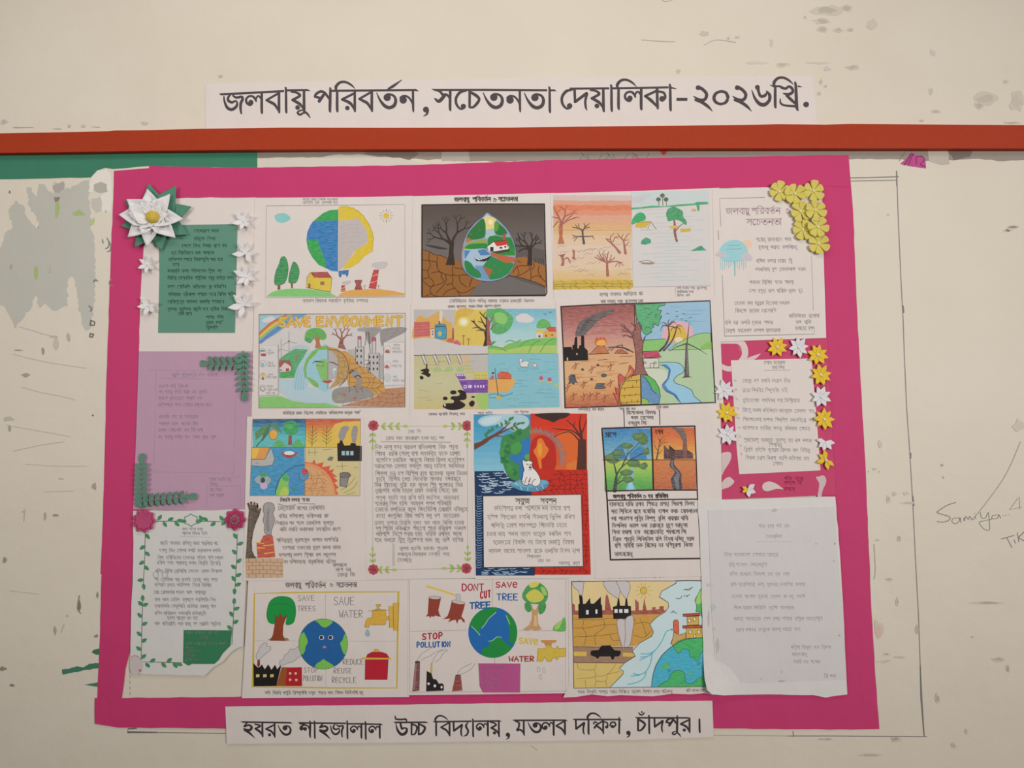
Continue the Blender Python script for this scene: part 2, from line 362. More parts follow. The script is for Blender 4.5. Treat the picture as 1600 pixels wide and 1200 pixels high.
# plain stroke capitals for the English slogans
LAT = {'A': [[0,1,.5,0,1,1],[.2,.62,.8,.62]], 'C': [[.95,.15,.6,0,.2,.1,.02,.5,.2,.92,.6,1,.95,.85]], 'D': [[.1,0,.1,1],[.1,0,.6,.05,.95,.4,.85,.8,.5,1,.1,1]],
 'E': [[.9,0,.1,0,.1,1,.95,1],[.1,.5,.8,.48]], 'I': [[.5,0,.5,1]], 'K': [[.1,0,.1,1],[.9,0,.1,.55,.95,1]], 'L': [[.1,0,.1,1,.9,1]], 'M': [[.02,1,.1,0,.5,.7,.9,0,.98,1]],
 'N': [[.08,1,.08,0,.92,1,.92,0]], 'O': [[.5,0,.12,.2,.02,.55,.2,.92,.55,1,.92,.75,.96,.35,.8,.08,.5,0]], 'P': [[.12,1,.12,0,.65,0,.92,.22,.7,.5,.12,.55]], 'R': [[.12,1,.12,0,.65,0,.9,.22,.65,.48,.12,.5,.92,1]],
 'S': [[.92,.1,.5,0,.12,.14,.2,.42,.75,.58,.9,.82,.5,1,.05,.88]], 'T': [[.02,0,.98,0],[.5,0,.5,1]], 'U': [[.08,0,.1,.7,.35,1,.7,.98,.9,.7,.92,0]], 'V': [[.02,0,.5,1,.98,0]], 'W': [[0,0,.25,1,.5,.35,.75,1,1,0]], 'Y': [[.05,0,.5,.5,.95,0],[.5,.5,.5,1]], 'e': [[.05,.5,.9,.42,.75,.08,.3,.05,.05,.4,.15,.85,.5,1,.92,.85]],
 'B': [[.1,0,.1,1,.7,.98,.92,.75,.6,.5,.1,.5],[.1,0,.65,.02,.85,.25,.6,.5]], 'G': [[.95,.15,.55,0,.1,.3,.1,.75,.55,1,.92,.8,.92,.55,.6,.55]], 'H': [[.1,0,.1,1],[.9,0,.9,1],[.1,.5,.9,.5]]}
def cap(t, s_, x, y, wch, h, c, wd, gap=.35, sl=0.0, st='i'):
    """capitals in view units; wd in photo pixels"""
    cx = x
    for ch in s_:
        if ch == ' ': cx += wch*.8; continue
        for q in LAT[ch]:
            pts = [(cx+a*wch, y+b*h+(cx-x+a*wch)*sl) for a, b in pair(q)]
            t.l(c, wd, pts, 3 if ch in 'SCOUDPReBG' else 0, st)
        cx += (wch if ch != 'I' else wch*.6)*(1+gap)
    return cx
def crack(t, c, wd, x0, y0, x1, y1, nx, ny, seed=1, jit=.3, drop=.12):
    """cracked ground: a jittered net of lines"""
    rn = random.Random(seed); dx, dy = (x1-x0)/nx, (y1-y0)/ny
    P = [[(x0+dx*i+(rn.uniform(-jit, jit)*dx if 0 < i < nx else 0)+(dx*.5*(j % 2) if 0 < i < nx else 0), y0+dy*j+(rn.uniform(-jit, jit)*dy if 0 < j < ny else 0)) for i in range(nx+1)] for j in range(ny+1)]
    for j in range(1, ny): t.l(c, wd, P[j], 2)
    for j in range(ny):
        for i in range(nx):
            if rn.random() > drop: 
                a, b = P[j][i], P[j+1][i]
                t.l(c, wd, [a, ((a[0]+b[0])/2+rn.uniform(-.1, .1)*dx, (a[1]+b[1])/2), b])
    return t
def leafv(t, c, x, y, L_, wv, ang, st='c', lc=None):
    ca, sa = math.cos(ang), math.sin(ang)
    pts = [(x+a*L_*ca-b*wv*sa, y+a*L_*sa+b*wv*ca) for a, b in ((0,0),(.3,.42),(.65,.4),(1,0),(.65,-.4),(.3,-.42))]
    t.f(c, pts, st, 3)
    if lc: t.l(lc, .4, [(x, y), (x+L_*ca, y+L_*sa)])
def branch(t, c, x, y, ang, L_, wd, dep, rn, spread=.55, shrink=.68, st='c'):
    x2, y2 = x+L_*math.cos(ang), y+L_*math.sin(ang); xm, ym = (x+x2)/2+rn.uniform(-.08, .08)*L_, (y+y2)/2+rn.uniform(-.08, .08)*L_
    t.taper(c, [x,y,wd,xm,ym,wd*.85,x2,y2,wd*.6], st, 2)
    if dep > 0:
        for s_ in (-1, 1):
            branch(t, c, x2, y2, ang+s_*spread*rn.uniform(.6, 1.3), L_*shrink*rn.uniform(.8, 1.15), wd*.6, dep-1, rn, spread, shrink, st)
# ================================================================ the wall and the painted rail
def box(name, x0, x1, y0, y1, z0, z1, m, kind='structure'):
    v = [(x, y, z) for x in (x0, x1) for y in (y0, y1) for z in (z0, z1)]
    f = [(0,1,3,2),(4,6,7,5),(0,4,5,1),(2,3,7,6),(0,2,6,4),(1,5,7,3)]
    return prop(link_mesh(name, v, f, [m], None), kind=kind)
WALLC = 'd0c3b2'
wall = box('wall_back', -3.6, 3.6, 0.0, 0.12, 0.0, 3.5, mat(WALLC, 'w'))
prop(wall, 'cream painted wall with stains, pencil lines and peeled patches')
floor = box('floor', -3.6, 3.6, -4.2, 0.12, -0.08, 0.0, mat('8d8479', 'w'))
prop(floor, 'grey cement floor below the wall')
# rail
tp = [(-1900,228),(-600,216),(0,208),(90,206.3),(170,204.6),(178,203.4),(240,202.8),(310,200.8),(440,199),(600,199.2),(800,199),(900,197.4),(1060,196),(1180,194.4),(1215,193.6),(1290,194.3),(1330,193.2),(1440,194),(1600,195),(2200,198),(3500,204)]
bt = [(-1900,262),(-600,247),(0,239),(120,237.6),(240,235.6),(380,234.4),(500,233.6),(700,233.2),(900,232.2),(1290,232),(1600,232),(2200,233),(3500,236)]
T = Thing('rail', None, None, (800, 215), .014)
rail = T.paper(tp + bt[::-1], '9d2f0b', 'trim_1', th=.0139, raw=True, st='p'); rail.parent = None; rail.location = T.org
bpy.data.objects.remove(T.root); prop(rail, 'orange painted rail running across the wall above the board', kind='structure')
bv = rail.modifiers.new('edge', 'BEVEL'); bv.width = .0012; bv.segments = 2; bv.limit_method = 'ANGLE'
# marks that belong to the wall
T = Thing('marks', None, None, (800, 600), .0001, root=wall)
T.p('peeled_patch', 'grey plaster bared where paint has peeled')
grey = 'b4aea3'
T.f(grey, rough(pair([41,292,50,293,56,312,60,288,69,288,82,304,84,284,100,284,101,297,117,289,139,281,140,320,143,360,148,373,149,440,147,480,141,514,134,517,127,505,123,480,120,450,112,432,106,440,106,478,95,482,88,486,80,484,70,474,62,482,56,462,45,487,36,498,22,513,14,492,8,480,-20,470,-20,390,3,384,6,370,12,360,20,354,13,330,17,322,26,313,35,320,42,340,49,349,62,361,57,340,45,322]), 2.2, 4, 3), 'w')
T.f('aaa397', rough(pair([146,285,160,281,169,287,168,300,158,302,147,298]), 1.2, 4, 4), 'w')
T.f('b9b2a6', rough(pair([142,310,158,308,159,330,150,333,143,325]), 1.2, 4, 5), 'w')
T.f('9aa866', [86,318,92,315,94,325,90,342,86,340], 'c'); T.f('9aa866', [112,334,124,327,134,336,118,338], 'c'); T.f('9aa866', [53,418,59,415,60,430,57,440,53,432], 'c'); T.f('a9b37c', [139,345,148,340,147,350,140,354], 'c')
T.f('8a6a5c', [84,308,94,308,92,314,86,316], 'c'); T.f('a69c92', rough(pair([82,290,100,284,100,295,92,302,84,298]), 1, 4, 8), 'w')
T.p('grime_band', 'grey grimy band under the rail')
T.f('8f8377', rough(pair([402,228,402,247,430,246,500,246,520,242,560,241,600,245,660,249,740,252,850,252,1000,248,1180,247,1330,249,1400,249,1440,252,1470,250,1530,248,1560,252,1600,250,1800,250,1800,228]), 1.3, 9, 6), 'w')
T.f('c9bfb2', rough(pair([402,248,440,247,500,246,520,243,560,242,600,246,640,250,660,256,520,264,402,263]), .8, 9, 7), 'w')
T.f('776a60', rough(pair([575,231,640,231,655,240,640,250,600,243,570,240]), 1.2, 6, 8), 'w')
T.f('a89e92', rough(pair([690,231,730,231,735,252,690,252]), 1.0, 6, 9), 'w')
T.f('b3a99c', rough(pair([1450,232,1480,232,1484,256,1470,258,1452,252]), 1.2, 6, 9), 'w'); T.f('6f655c', rough(pair([1480,234,1520,234,1515,245,1490,250]), 1.2, 6, 10), 'w')
for i, a in enumerate((905,921,935,945,962,975,985,998,1008)): T.l('4b4441', 1.1, [[a,250,a+8,242,a+3,239,a+15,250],[a,250,a-4,241],[a,250,a+6,240]][i % 3], st='g')
for a in ((1405,252),(1410,246)): T.l('3d3735', .8, [(a[0],a[1]),(a[0]+4,a[1]-10)], st='g')
T.p('white_smear', 'white paint smears beside the pink border')
T.f('d8cec2', rough(pair([138,300,143,275,152,266,165,264,172,270,175,285,174,330,160,332,158,306,168,300,167,288,158,284,147,288,146,300]), 1, 5, 11), 'w')
T.p('drawn_frame', 'black marker and pencil lines')
T.l('5c534d', 1.6, [1326,278,1360,277.5,1404,276], st='g'); T.l('6b625b', 1.3, [1328,283,1402,281.5], st='g'); T.l('4a4340', 2.2, [1401,268,1401.5,290], st='g')
T.l('726860', 1.5, [1401,268,1403,330,1408,440,1411,500,1413,560,1417,640,1421,700,1424,745,1427,800,1431,880,1435,960,1438,1040,1441,1100,1444,1150], st='g', wob=.3)
T.l('524a46', 2.2, [1411,478,1412,488], st='g'); T.l('524a46', 2, [1423,708,1423,716], st='g'); T.l('524a46', 2, [1426,775,1428,790], st='g')
T.l('514a45', 1.9, [1438,1040,1439,1090,1444,1150], st='g'); T.l('6b625a', 1.4, [1230,1150,1300,1150,1448,1151], st='g'); T.l('958a7f', 1.0, [1116,1149,1232,1150], st='g'); T.l('5c534d', 1.4, [1239,1143,1240,1151], st='g')
T.l('4a433f', 2, [213,1138,200,1139,199,1144,245,1144.5], st='g'); T.l('6b625a', 1.5, [245,1144.5,352,1146], st='g')
for a in range(1046, 1090, 9): T.l('8a7f76', 1.1, [203,a,203,a+4], st='g')
T.p('wall_writing', 'black handwriting'); T.v(1300, 560, 3.53); P = '6a605a'
T.l(P, 1.3, [682,795,640,808,600,832,580,850,615,862,650,875,645,892,615,903,580,900], 1, 'g'); T.l(P, 1.1, [700,880,670,882,662,900,680,912,700,900,706,878,712,906], 1, 'g')
T.l(P, 1.1, [727,880,730,897,738,872,752,888,760,872,772,890,780,886], 1, 'g'); T.l(P, 1.1, [790,868,793,886], 0, 'g'); T.l(P, 1.1, [818,848,826,880,848,878,862,850,868,900,868,946,838,940,812,906,838,896,880,888], 1, 'g')
T.l(P, 1.1, [912,862,886,868,884,884,912,882,920,862,930,882], 1, 'g'); T.l('8a7f78', 1.1, [1022,775,980,835,1046,820], 0, 'g'); T.l('8a7f78', 1.1, [1032,766,1036,832], 0, 'g')
for x, y in ((943,868),(958,866),(975,862),(788,855)): T.e(P, x, y, 2.6, 2.6, 'g', 8)
T.l(P, 1.3, [935,996,1005,976], 0, 'g'); T.l(P, 1.3, [965,990,992,1042], 0, 'g'); T.l(P, 1.2, [1004,1000,1013,1020], 0, 'g'); T.l(P, 1.3, [1022,962,1032,1012], 0, 'g'); T.l(P, 1.3, [1060,958,1028,988,1062,1008], 0, 'g'); T.l(P, 1.3, [1090,1008,1120,998], 0, 'g')
T.v(0, 0, 1)
T.p('stains', 'grey stains and scuffs'); rn = random.Random(5)
def blot(x, y, a, b, c='b3a797', n=11):
    for k_, c_ in (((1.35, 'c3b7a5'), (.85, c)) if c == 'b3a797' and y < 230 or x > 1330 else ((1, c),)): T.f(c_, [(x+k_*a*math.cos(i*6.283/n)*rn.uniform(.6, 1.2), y+k_*b*math.sin(i*6.283/n)*rn.uniform(.5, 1.25)) for i in range(n)], 'w', 2)
for q in ((1292,16,19,6),(1323,13,9,4),(1285,33,11,4),(1285,46,7,4),(1310,47,6,3),(1329,47,4,3),(1100,52,8,5,'bcb1a2'),(1138,60,2,2),(1152,58,4,3,'bcb1a2'),(1205,67,3,8,'c0b6a8'),(1222,101,9,3),(1185,98,18,3,'c6bbaa'),(1275,98,22,2,'c6bbaa'),(1333,105,10,3),(1292,108,6,5,'bdb6b4'),(1362,38,6,7,'c4b9a9'),(1258,27,2,2),(1457,82,4,4,'c2b7a8'),(1540,155,16,8,'b9ad9d'),(1530,165,6,5),(1590,160,10,12,'bdb2a2'),(1462,174,6,2.5),(1440,189,3,2),(1580,192,12,2),(1455,142,3,5,'bcb1a2'),(1572,128,3,3,'bcb1a2'),(1280,146,3,2.4),(1283,128,2,4),(1290,135,2,2),
  (1583,355,9,2.4,'94827a'),(1575,360,5,2.4,'7d6c66'),(1388,336,1.5,1.5),(1388,780,2.6,5,'c39a92'),(1397,772,3,3,'b8ab9f'),(1416,771,4,2.5,'bfb2a4'),(1420,786,9,1.6,'b3a79a'),(1366,733,3.5,1.4,'a3998f'),(1357,737,1.2,1.2),(1374,737,1.2,1.2),(1472,727,1.8,1.8,'8a8078'),(1474,746,1.4,1.4,'8a8078'),(1405,842,2.4,5,'a99f95'),(1371,844,3,1.2,'a99f95'),(1375,695,2.5,5,'bcb1a4'),(1592,665,8,7,'bfb4a6'),
  (1373,985,6,14,'c9a99c'),(1385,1022,4,1.5,'a99c90'),(1405,1027,8,1.4,'b5a99b'),(1390,905,5,2,'b0a396'),(1402,940,2,6,'a99d90'),(1433,985,2,8,'ab9f93'),(1560,1030,9,3,'aea294'),(1575,1045,2,6,'a49889'),(1545,942,20,2,'a89c8e'),(1465,1092,3,6,'aca091'),(1400,1155,7,3,'a99d8e'),(1290,1155,14,2,'b0a495'),(1490,1165,3,3),(1520,995,1.5,1.5),(1510,1143,2,3),(1360,1180,14,2,'b0a495'),
  (6,190,5,3),(35,199,17,1,'a89d90'),(90,201,6,1),(108,197,3,3,'b5aa9d'),(130,197,4,3,'b9aea0'),(150,198,7,1.5,'c0b4a6'),(225,192,7,3,'bbb0a2'),(344,119,4,2.5,'b9ae9f'),(1060,111,3,2.4),(1180,120,2,2),
  (17,417,2,5,'a59b90'),(77,420,2,6,'b3aba0'),(85,526,7,1.5),(107,527,3,7,'aca297'),(87,538,4,10,'b9b0a4'),(67,548,2.4,6,'8d8d84'),(28,547,7,1,'9a9187'),(40,586,6,3,'9c928a'),(12,655,9,4,'b5aa9e'),(15,670,2,6,'9f958b'),(145,649,1.5,1.5,'6f665f'),(95,748,4,1.5),(87,805,5,2.2,'978b80'),(147,759,4,6,'a09488'),(37,800,3,2),(70,806,2,6,'a99c90'),(123,949,3,10,'7c6f63'),(7,875,3,6,'948878'),(86,985,2,7,'a3968a'),(150,994,3,3,'8d7f76'),(4,1045,6,4,'8d8171'),(19,1071,4,3,'857a6a'),(105,962,2,2),(152,930,1.5,6,'8d8478'),(165,330,1.5,1.5),(15,300,1.6,2.4,'7d7570')): blot(*q)
for q in ((20,553,60,563,100,570,135,575),(35,605,60,612,100,620,118,625),(10,664,60,673,110,682),(20,705,60,696,100,690),(40,725,90,728,135,728),(30,510,80,525,85,525),(70,768,115,767),(38,795,37,815),(15,923,60,928),(1595,690,1570,745,1530,800,1520,810),(1366,850,1368,890,1366,905),(1100,70,1120,62,1150,66),(1003,62,1030,64,1055,65),(1035,0,1040,2,1050,0),(1370,1034,1390,1032,1378,1036),(830,1165,840,1172),(95,988,100,975)): T.l('b0a598', .9, q, 1, 'g')
for x, y, c in ((167,382,'6b6460'),(170,387,'6b6460')): T.l(c, 1.6, [x,y-10,x+3,y-4,x+2,y+4,x-2,y+6], 1, 'g')
T.l('6b6460', 1.5, [160,374,161,380], 0, 'g'); T.l('6b6460', 1.8, [146,440,149,437,152,439], 1, 'g'); T.l('6b6460', 1.6, [175,436,171,440,172,446,176,446], 1, 'g')
T.l('655e59', 1.8, [139,478,143,482,141,486], 1, 'g'); T.o('655e59', 1.5, [142,500,148,503,147,508,141,508]); T.o('655e59', 1.5, [141,521,146,522,144,527,140,526]); T.l('7a6e66', 1.6, [122,942,124,930,121,950,126,958], 1, 'g')
T.done()
# things left on the wall
GR = 'strips of coloured paper left on the wall'
single('green_paper_strip', 'long green paper strip on the wall directly under the orange rail', 'paper strip', [-1700,262,-120,240,60,238,402,234,402,262,300,261,235,259,176,264,165,262,152,266,142,277,60,279,0,280,-120,281,-1700,300], '37745a', .0006, th=.0003, kind='thing')
single('paper_scrap', 'small torn pink paper scrap with black pen marks under the rail', 'paper scrap', [1407,256,1418,246,1424,239,1434,243,1446,247,1447,263,1425,260], 'b4477f', .0007, th=.0003)
T = Thing('pen', None, None, (1425, 250), .0007, root=bpy.data.objects['paper_scrap']); T.n = 10
T.p('pen_marks'); T.l('4a2540', 1.2, [1413,258,1418,250,1424,240]); T.l('4a2540', 1.2, [1419,258,1424,246,1427,240]); T.l('4a2540', 1.1, [1432,256,1432,246,1440,244,1444,250,1438,257,1446,260], 1); T.done()
single('paper_scrap', 'small red paper corner poking out just below the orange rail', 'paper scrap', [1028,231,1046,230,1040,241,1036,242], 'ad3238', .0006, th=.0003, rg=None)
single('paper_scrap', 'largest of three torn green paper scraps beside the pink border', 'paper scrap', [97,1046,98,1054,125,1049,158,1043,158,1036,140,1037,130,1043,120,1041,108,1045], '3f7359', .0006, th=.0003, rg=(.8, 4))
single('paper_scrap', 'stubby green paper scrap just above the largest green scrap', 'paper scrap', [143,1019,147,1015,158,1013,158,1023,150,1023], '35704f', .0006, th=.0003)
single('paper_scrap', 'thin pointed green paper scrap, lowest of the three green ones', 'paper scrap', [131,1070,142,1068,158,1065,158,1073,145,1072], '45735c', .0006, th=.0003, rg=(.6, 4))
# ================================================================ the two printed banners
PAP = 'd2c4bc'
def banner(label, sheets, at, rows, heads, d, k=1.0, c='4a4043'):
    T = Thing('title_banner', label, 'banner', at, d, k=k)
    for i, s_ in enumerate(sheets): T.paper(rough(pair(s_), .3, 20, i), PAP, 'sheet', th=.0002, raw=True)
    T.p('lettering', 'black printed Bengali letters')
    for hd in heads:
        p = trip(hd); T.strip([(a, b) for a, b, _ in p], [x for *_, x in p], c, 'i', cap=False)
    for n, x, y, h in rows: glyph(T, n, x, y, h, c)
    return T
T = banner('wide white printed title banner in Bengali above the orange rail',
 ([320,131,488,127.5,488,203,322,205],[487.5,127,672,124.5,672,203,487.5,203.5],[671.5,124.5,873,122,873,202,671.5,203],[872.5,122,1078,119.5,1078,201,872.5,202],[1077.5,120,1270,118.5,1278,199,1077.5,201]),
 (800,165),
 [('j',347,146,30),('l',382,145,30),('b',415,143.5,31.2),('aa',445,141.5,32),('Y',455,141,32),('u',463,143.5,30),
  ('p',490.6,141.5,31.25),('i',523.1,141.5,31.25),('r',533.75,141.5,31.25),('b',560,141.5,31.2),('t',587.75,141,29.4),('n',623.75,141,31.9),('reph',605,141,31.25),('comma',660,141.5,31.25),
  ('s',676.6,140.3,31.5),('e',710.7,140.3,30.2),('c',731,140.3,28.9),('t',754.2,140.6,29.6),('n',790.7,141,31.9),('t',818.5,141,29.6),('aa',857,141,32),
  ('e',876.2,138.4,31.5),('d',895.4,138.6,31.5),('Y',922.7,138.4,32),('aa',953.5,138,33),('i',962.8,138,31),('l',974,138,31),('k',1007.4,138,31.5),('aa',1045.4,137,33),
  ('2',1083.6,134.8,33),('0',1113.8,134.8,33),('2',1144.8,134.8,33),('6',1174.4,134.8,33),('i',1207.6,134.8,31.5),('khr',1217.7,134.8,33)],
 ([343,146.8,1.5,346,147.4,3.6,395,145,3.6,444,142.3,3.6],[447,141.2,3.6,480,140.6,3.4,485,142.2,.6],[517,142,3.6,650,140.6,3.6,654,142.6,.8],[674.6,139.2,1.2,681,140.5,3.4,760,140.4,3.6,855,141,3.6],[858,141.3,3.4,866,141,3,869.5,142.6,.8],
  [890,138.6,3.4,952,138,3.4],[956.5,138,3.4,1044.8,136.6,3.4],[1048.7,137,3.2,1057,138.8,.8],[1057,155.3,5,1074,155.3,5],[1203,132.8,1,1208,134.6,3,1220,134.8,3.2],[1246.5,134.6,3,1253,136,.9]), .0010)
T.e('4a4043', 1259.6, 163.2, 4.4, 4.4, 'i'); T.done()
T = banner('white printed school name banner in Bengali on the bottom pink strip',
 ([352,1104,576,1101.5,576,1161,354,1162],[575,1101.8,798,1098.5,798,1158,575,1161],[797,1098.5,986,1096,986,1156,797,1158.5],[985,1096,1113,1094.8,1115,1151.5,985,1156.5]),
 (735,1130),
 [('h',379,1128.3,21.8),('z',397.4,1129,21.8),('r',415,1129.5,21.5),('t',433.8,1130,19.5),('sh',466,1129.3,22.5),('aa',490.4,1130,22),('h',497.2,1129.8,22),('j',514.8,1130.5,20),('aa',541.4,1130,22.5),('l',546.3,1131.3,20.5),('aa',570,1131,22.5),('l',575,1131.5,20.5),
  ('U',617,1128.5,20.6),('cc',641.5,1128.5,20.6),('i',679,1127.5,21),('b',688,1127.5,21.5),('d',707,1127.5,22),('ya',725,1127.2,22.5),('aa',737.8,1127,22.5),('l',743,1127,21.5),('Y',766,1127,21.5),('comma',789.7,1127,22),
  ('m',804,1125.6,22.4),('t',824.4,1125.5,20),('l',845.4,1125.5,22),('b',868,1125,22),('d',898,1124.5,22),('i',917,1124,22),('kSh',926,1124,22.5),('N',952.6,1124,22.5),('comma',978,1124,22),
  ('c',995,1121.5,21),('chandra',997,1121,22),('aa',1013,1121.5,23),('d',1021,1121.5,21.5),('p',1040,1121.5,22.5),('u',1049.4,1124,20),('r',1063,1121.5,22),('danda',1092,1123,22)],
 ([376.5,1127.5,1,380,1128.2,2.6,453,1129.3,2.6,457,1130.4,.6],[466,1128.8,1,470,1129.6,2.6,541,1130.3,2.6],[544,1131,2.6,570,1131,2.6],[572.5,1131.3,2.6,595,1131.7,2.4,598,1132.6,.6],[615,1128.4,1,619,1128.8,2.8,665,1128.5,2.6,669,1129.4,.6],
  [676.5,1127.2,1,680,1127.8,2.6,737,1127,2.6],[740.5,1127,2.6,780,1126.5,2.6,784,1127.4,.6],[801,1125,1,805,1125.6,2.8,883,1125.3,2.6,887,1126.2,.6],[895,1123.8,1,899,1124.3,2.6,968,1124.3,2.6,972,1125.2,.6],[992.5,1121,1,996,1121.6,2.6,1075,1121.7,2.6,1079,1122.6,.6]), .0034, c='3a3132')
T.done()
# ================================================================ the pink border
PK = 'bb3565'; PG = 'pink paper strips of the border'
single('paper_strip', 'long pink paper strip running down beside the peeled wall patch', 'paper strip', [178,267,215,264,250,262,250,420,240,620,232,800,230,898,157,897,161,800,164,690,166,600,169,520,173,400,176,330], PK, .0009, PG)
single('paper_strip', 'short pink paper strip beside the vine bordered sheet', 'paper strip', [159,893,207,893,205,1000,202,1022,196,1045,190,1092,152,1092,156,1000], 'bb3565', .0013, PG)
single('paper_strip', 'long pink paper strip under the rail above the split earth drawing', 'paper strip', [233,259,300,261,400,262,520,260,640,258,760,254,853,250.5,854,302,760,304.5,640,307,500,308,390,308.5,290,309,233,312], PK, .0014, PG)
single('paper_strip', 'pink paper strip under the rail above the dead trees drawing', 'paper strip', [851,250,930,249,1060,246,1200,244,1326,242,1328,271,1328,292,1220,291,1120,293.5,990,298.5,930,300.5,851,303], PK, .0016, PG)
single('paper_strip', 'long pink paper strip running down beside the yellow flower cluster', 'paper strip', [1270,272,1328,270,1333,330,1338,460,1345,600,1352,720,1357,846,1290,846,1280,700], PK, .0010, PG)
single('paper_strip', 'pink paper strip running down beside the crumpled greyish poem sheet', 'paper strip', [1294,842,1357,842,1362,960,1368,1060,1374,1139,1330,1140,1318,1100,1300,1000], PK, .0014, PG)
single('paper_strip', 'long bottom pink paper strip behind the school name banner', 'paper strip', [148,1091,400,1088.5,600,1086,820,1080,1100,1075,1329,1074,1330,1140,1110,1138,640,1139,350,1138.5,185,1137,148,1131], PK, .0020, PG)
# ================================================================ drawings, top row
LV = .0032                        # plane of the first layer of sheets
P = '6f6864'                      # pencil grey
def corner_tape(T, pts): pass
# ---- split earth
T = Thing('drawing_sheet', 'drawing of half green half burnt earth between trees and factories, top row', 'drawing', (520, 392), LV)
T.paper([398,309,560,308,645,306,645,479,395,481], PAP)
T.v(390, 290, 5.926).p('frame_line'); T.o('8d8581', .9, [155,188,1438,175,1440,1030,148,1038], st='g')
T.p('cloud').f('7fb8b4', [230,290,250,265,290,255,330,258,380,295,360,325,305,345,255,335], 'c', 1)
T.p('globe'); T.f('1d9440', [820,222,740,228,680,255,630,295,590,330,820,328]); T.f('1d6fa8', [590,328,820,322,815,795,760,792,710,765,680,690,650,560,625,500,525,505,535,430,560,370])
T.f('1d9440', [525,505,625,500,650,560,680,640,700,690,712,768,640,735,580,665,540,590]); T.l('2a5f95', .6, [818,222,815,795])
T.f('b5a7a3', [822,330,1000,300,1040,330,1085,390,1095,460,1090,525,1040,560,960,620,930,680,860,765,820,790], 'c')
T.f('d0b020', [822,200,850,190,905,190,960,205,1010,235,1060,280,1090,330,1115,360,1120,385,1140,430,1150,480,1145,540,1140,610,1060,660,1010,720,930,765,860,778,890,720,960,640,980,600,1050,555,1090,530,1095,440,1060,370,1000,300,822,328]); 
T.l('9a8a2a', .6, [850,190,870,200,905,190,940,215,960,205,985,235,1010,235,1035,270,1060,280,1070,318,1092,330,1100,360,1120,385,1122,420,1140,430,1135,470,1150,480,1138,520,1148,545,1135,580,1140,610])
for y in (360,390,430,470,520): T.l('9c908d', .5, [840,y+20,930,y,1010,y+8], 1, 'g')
T.f('2466a0', [822,790,918,780,915,825,900,850,885,820,870,828,858,818,845,850,832,850,825,830])
T.p('sun'); T.e('cfae2c', 1265, 280, 28)
for i in range(12): a = i*.5236; T.l('9a8d3a' if i % 3 else '55503a', .7, [1265+40*math.cos(a),280+40*math.sin(a),1265+64*math.cos(a),280+60*math.sin(a)])
T.p('tree').f('8a4a38', [258,920,285,915,285,962,258,965]); T.fo('2f8548', '2c6a40', .5, [320,655,345,690,358,760,350,840,325,900,280,920,235,915,230,860,245,790,275,720,290,670], 1)
T.p('tree').f('8a4a38', [382,905,400,905,402,950,384,950]); T.fo('2f8548', '2c6a40', .5, [408,705,440,730,460,790,450,860,425,900,380,905,360,885,370,810,390,740], 1)
T.p('house').f('cdae28', [530,850,565,805,595,850,600,958,525,945]); T.f('d0b22b', [595,855,760,852,750,985,600,962]); T.f('a23f35', [565,805,720,800,762,855,597,853]); T.f('8a3a30', [543,905,565,910,562,952,543,950]); T.r('8a5a38', 655,890,692,920); T.o('6d4a2a', .6, [530,850,565,805,720,800,762,855,750,985,525,945])
T.p('hills'); T.f('76b864', [155,1028,200,990,260,968,400,952,520,955,640,970,740,990,810,1028], 'c'); T.f('cf9743', [815,1028,850,995,920,970,1050,960,1200,958,1330,975,1440,1000,1430,1018,1200,1025])
T.p('chimney').f('a83c34', [850,925,880,922,890,978,845,985]); T.l('d9b25a', 1, [850,955,885,940]); T.l('d9b25a', 1, [848,978,888,962]); T.f('b6adaa', [860,890,930,880,935,900,900,920,865,915], 'c', 1)
T.p('cooling_tower').f('8f4236', [970,875,1045,873,1030,915,1045,965,970,965,985,920], 'c')
T.p('chimney').f('b3313a', [1148,778,1198,778,1172,958,1102,950]); T.l('dd9a5a', 1.3, [1140,838,1192,822]); T.l('dd9a5a', 1.3, [1125,900,1180,882]); T.f('bab0ad', [1135,725,1180,708,1270,705,1275,740,1240,770,1180,770,1140,750], 'c', 1)
T.p('bush'); 
for x in (1065, 1195): T.l('7f8f6a', .8, [x,955,x,920,x-8,930]); T.l('7f8f6a', .8, [x,935,x+10,925])
T.p('caption'); hand(T, 473, 532, 309.8, 3.8, '857d79', .6, fill=1); hand(T, 473, 530, 315, 3.8, '857d79', .6, -.006); hand(T, 473, 575, 468, 4.6, P, .65, -.003); T.done()
# ---- water drop in a dry land
T = Thing('drawing_sheet', 'dark painting of a green water drop scene between bare trees, top row', 'drawing', (757, 390), LV+.0006)
T.paper([645,306.5,760,304,866,301.5,869,480,643,482], PAP)
T.v(640, 290, 6.317).p('painted_ground'); T.grad(122, 185, 1335, 640, ['564a43','5d514a','655a55','6a615c'], 'p', 4, 10)
T.f('6b615d', [122,560,300,600,450,640,1020,640,1335,640,1345,1090,120,1095], 'p')
T.f('5c524d', [640,600,1040,560,1335,640,1340,1080,580,1085], 'p'); T.f('3f3632', [150,582,260,595,380,625,300,628,200,605], 'p', 1); T.f('6a625e', [700,960,1000,900,1100,940,1330,1010,1345,1080,590,1085,650,1010], 'p')
T.p('cracked_land').f('8f5c2c', [122,630,170,645,240,680,320,695,370,720,480,740,560,880,640,910,720,945,650,1000,580,1090,120,1098], 'p'); T.f('9a6230', [1020,715,1140,700,1200,745,1280,770,1345,800,1350,1005,1200,940,1100,910,980,885,1010,830], 'p')
K = '4d2f1d'
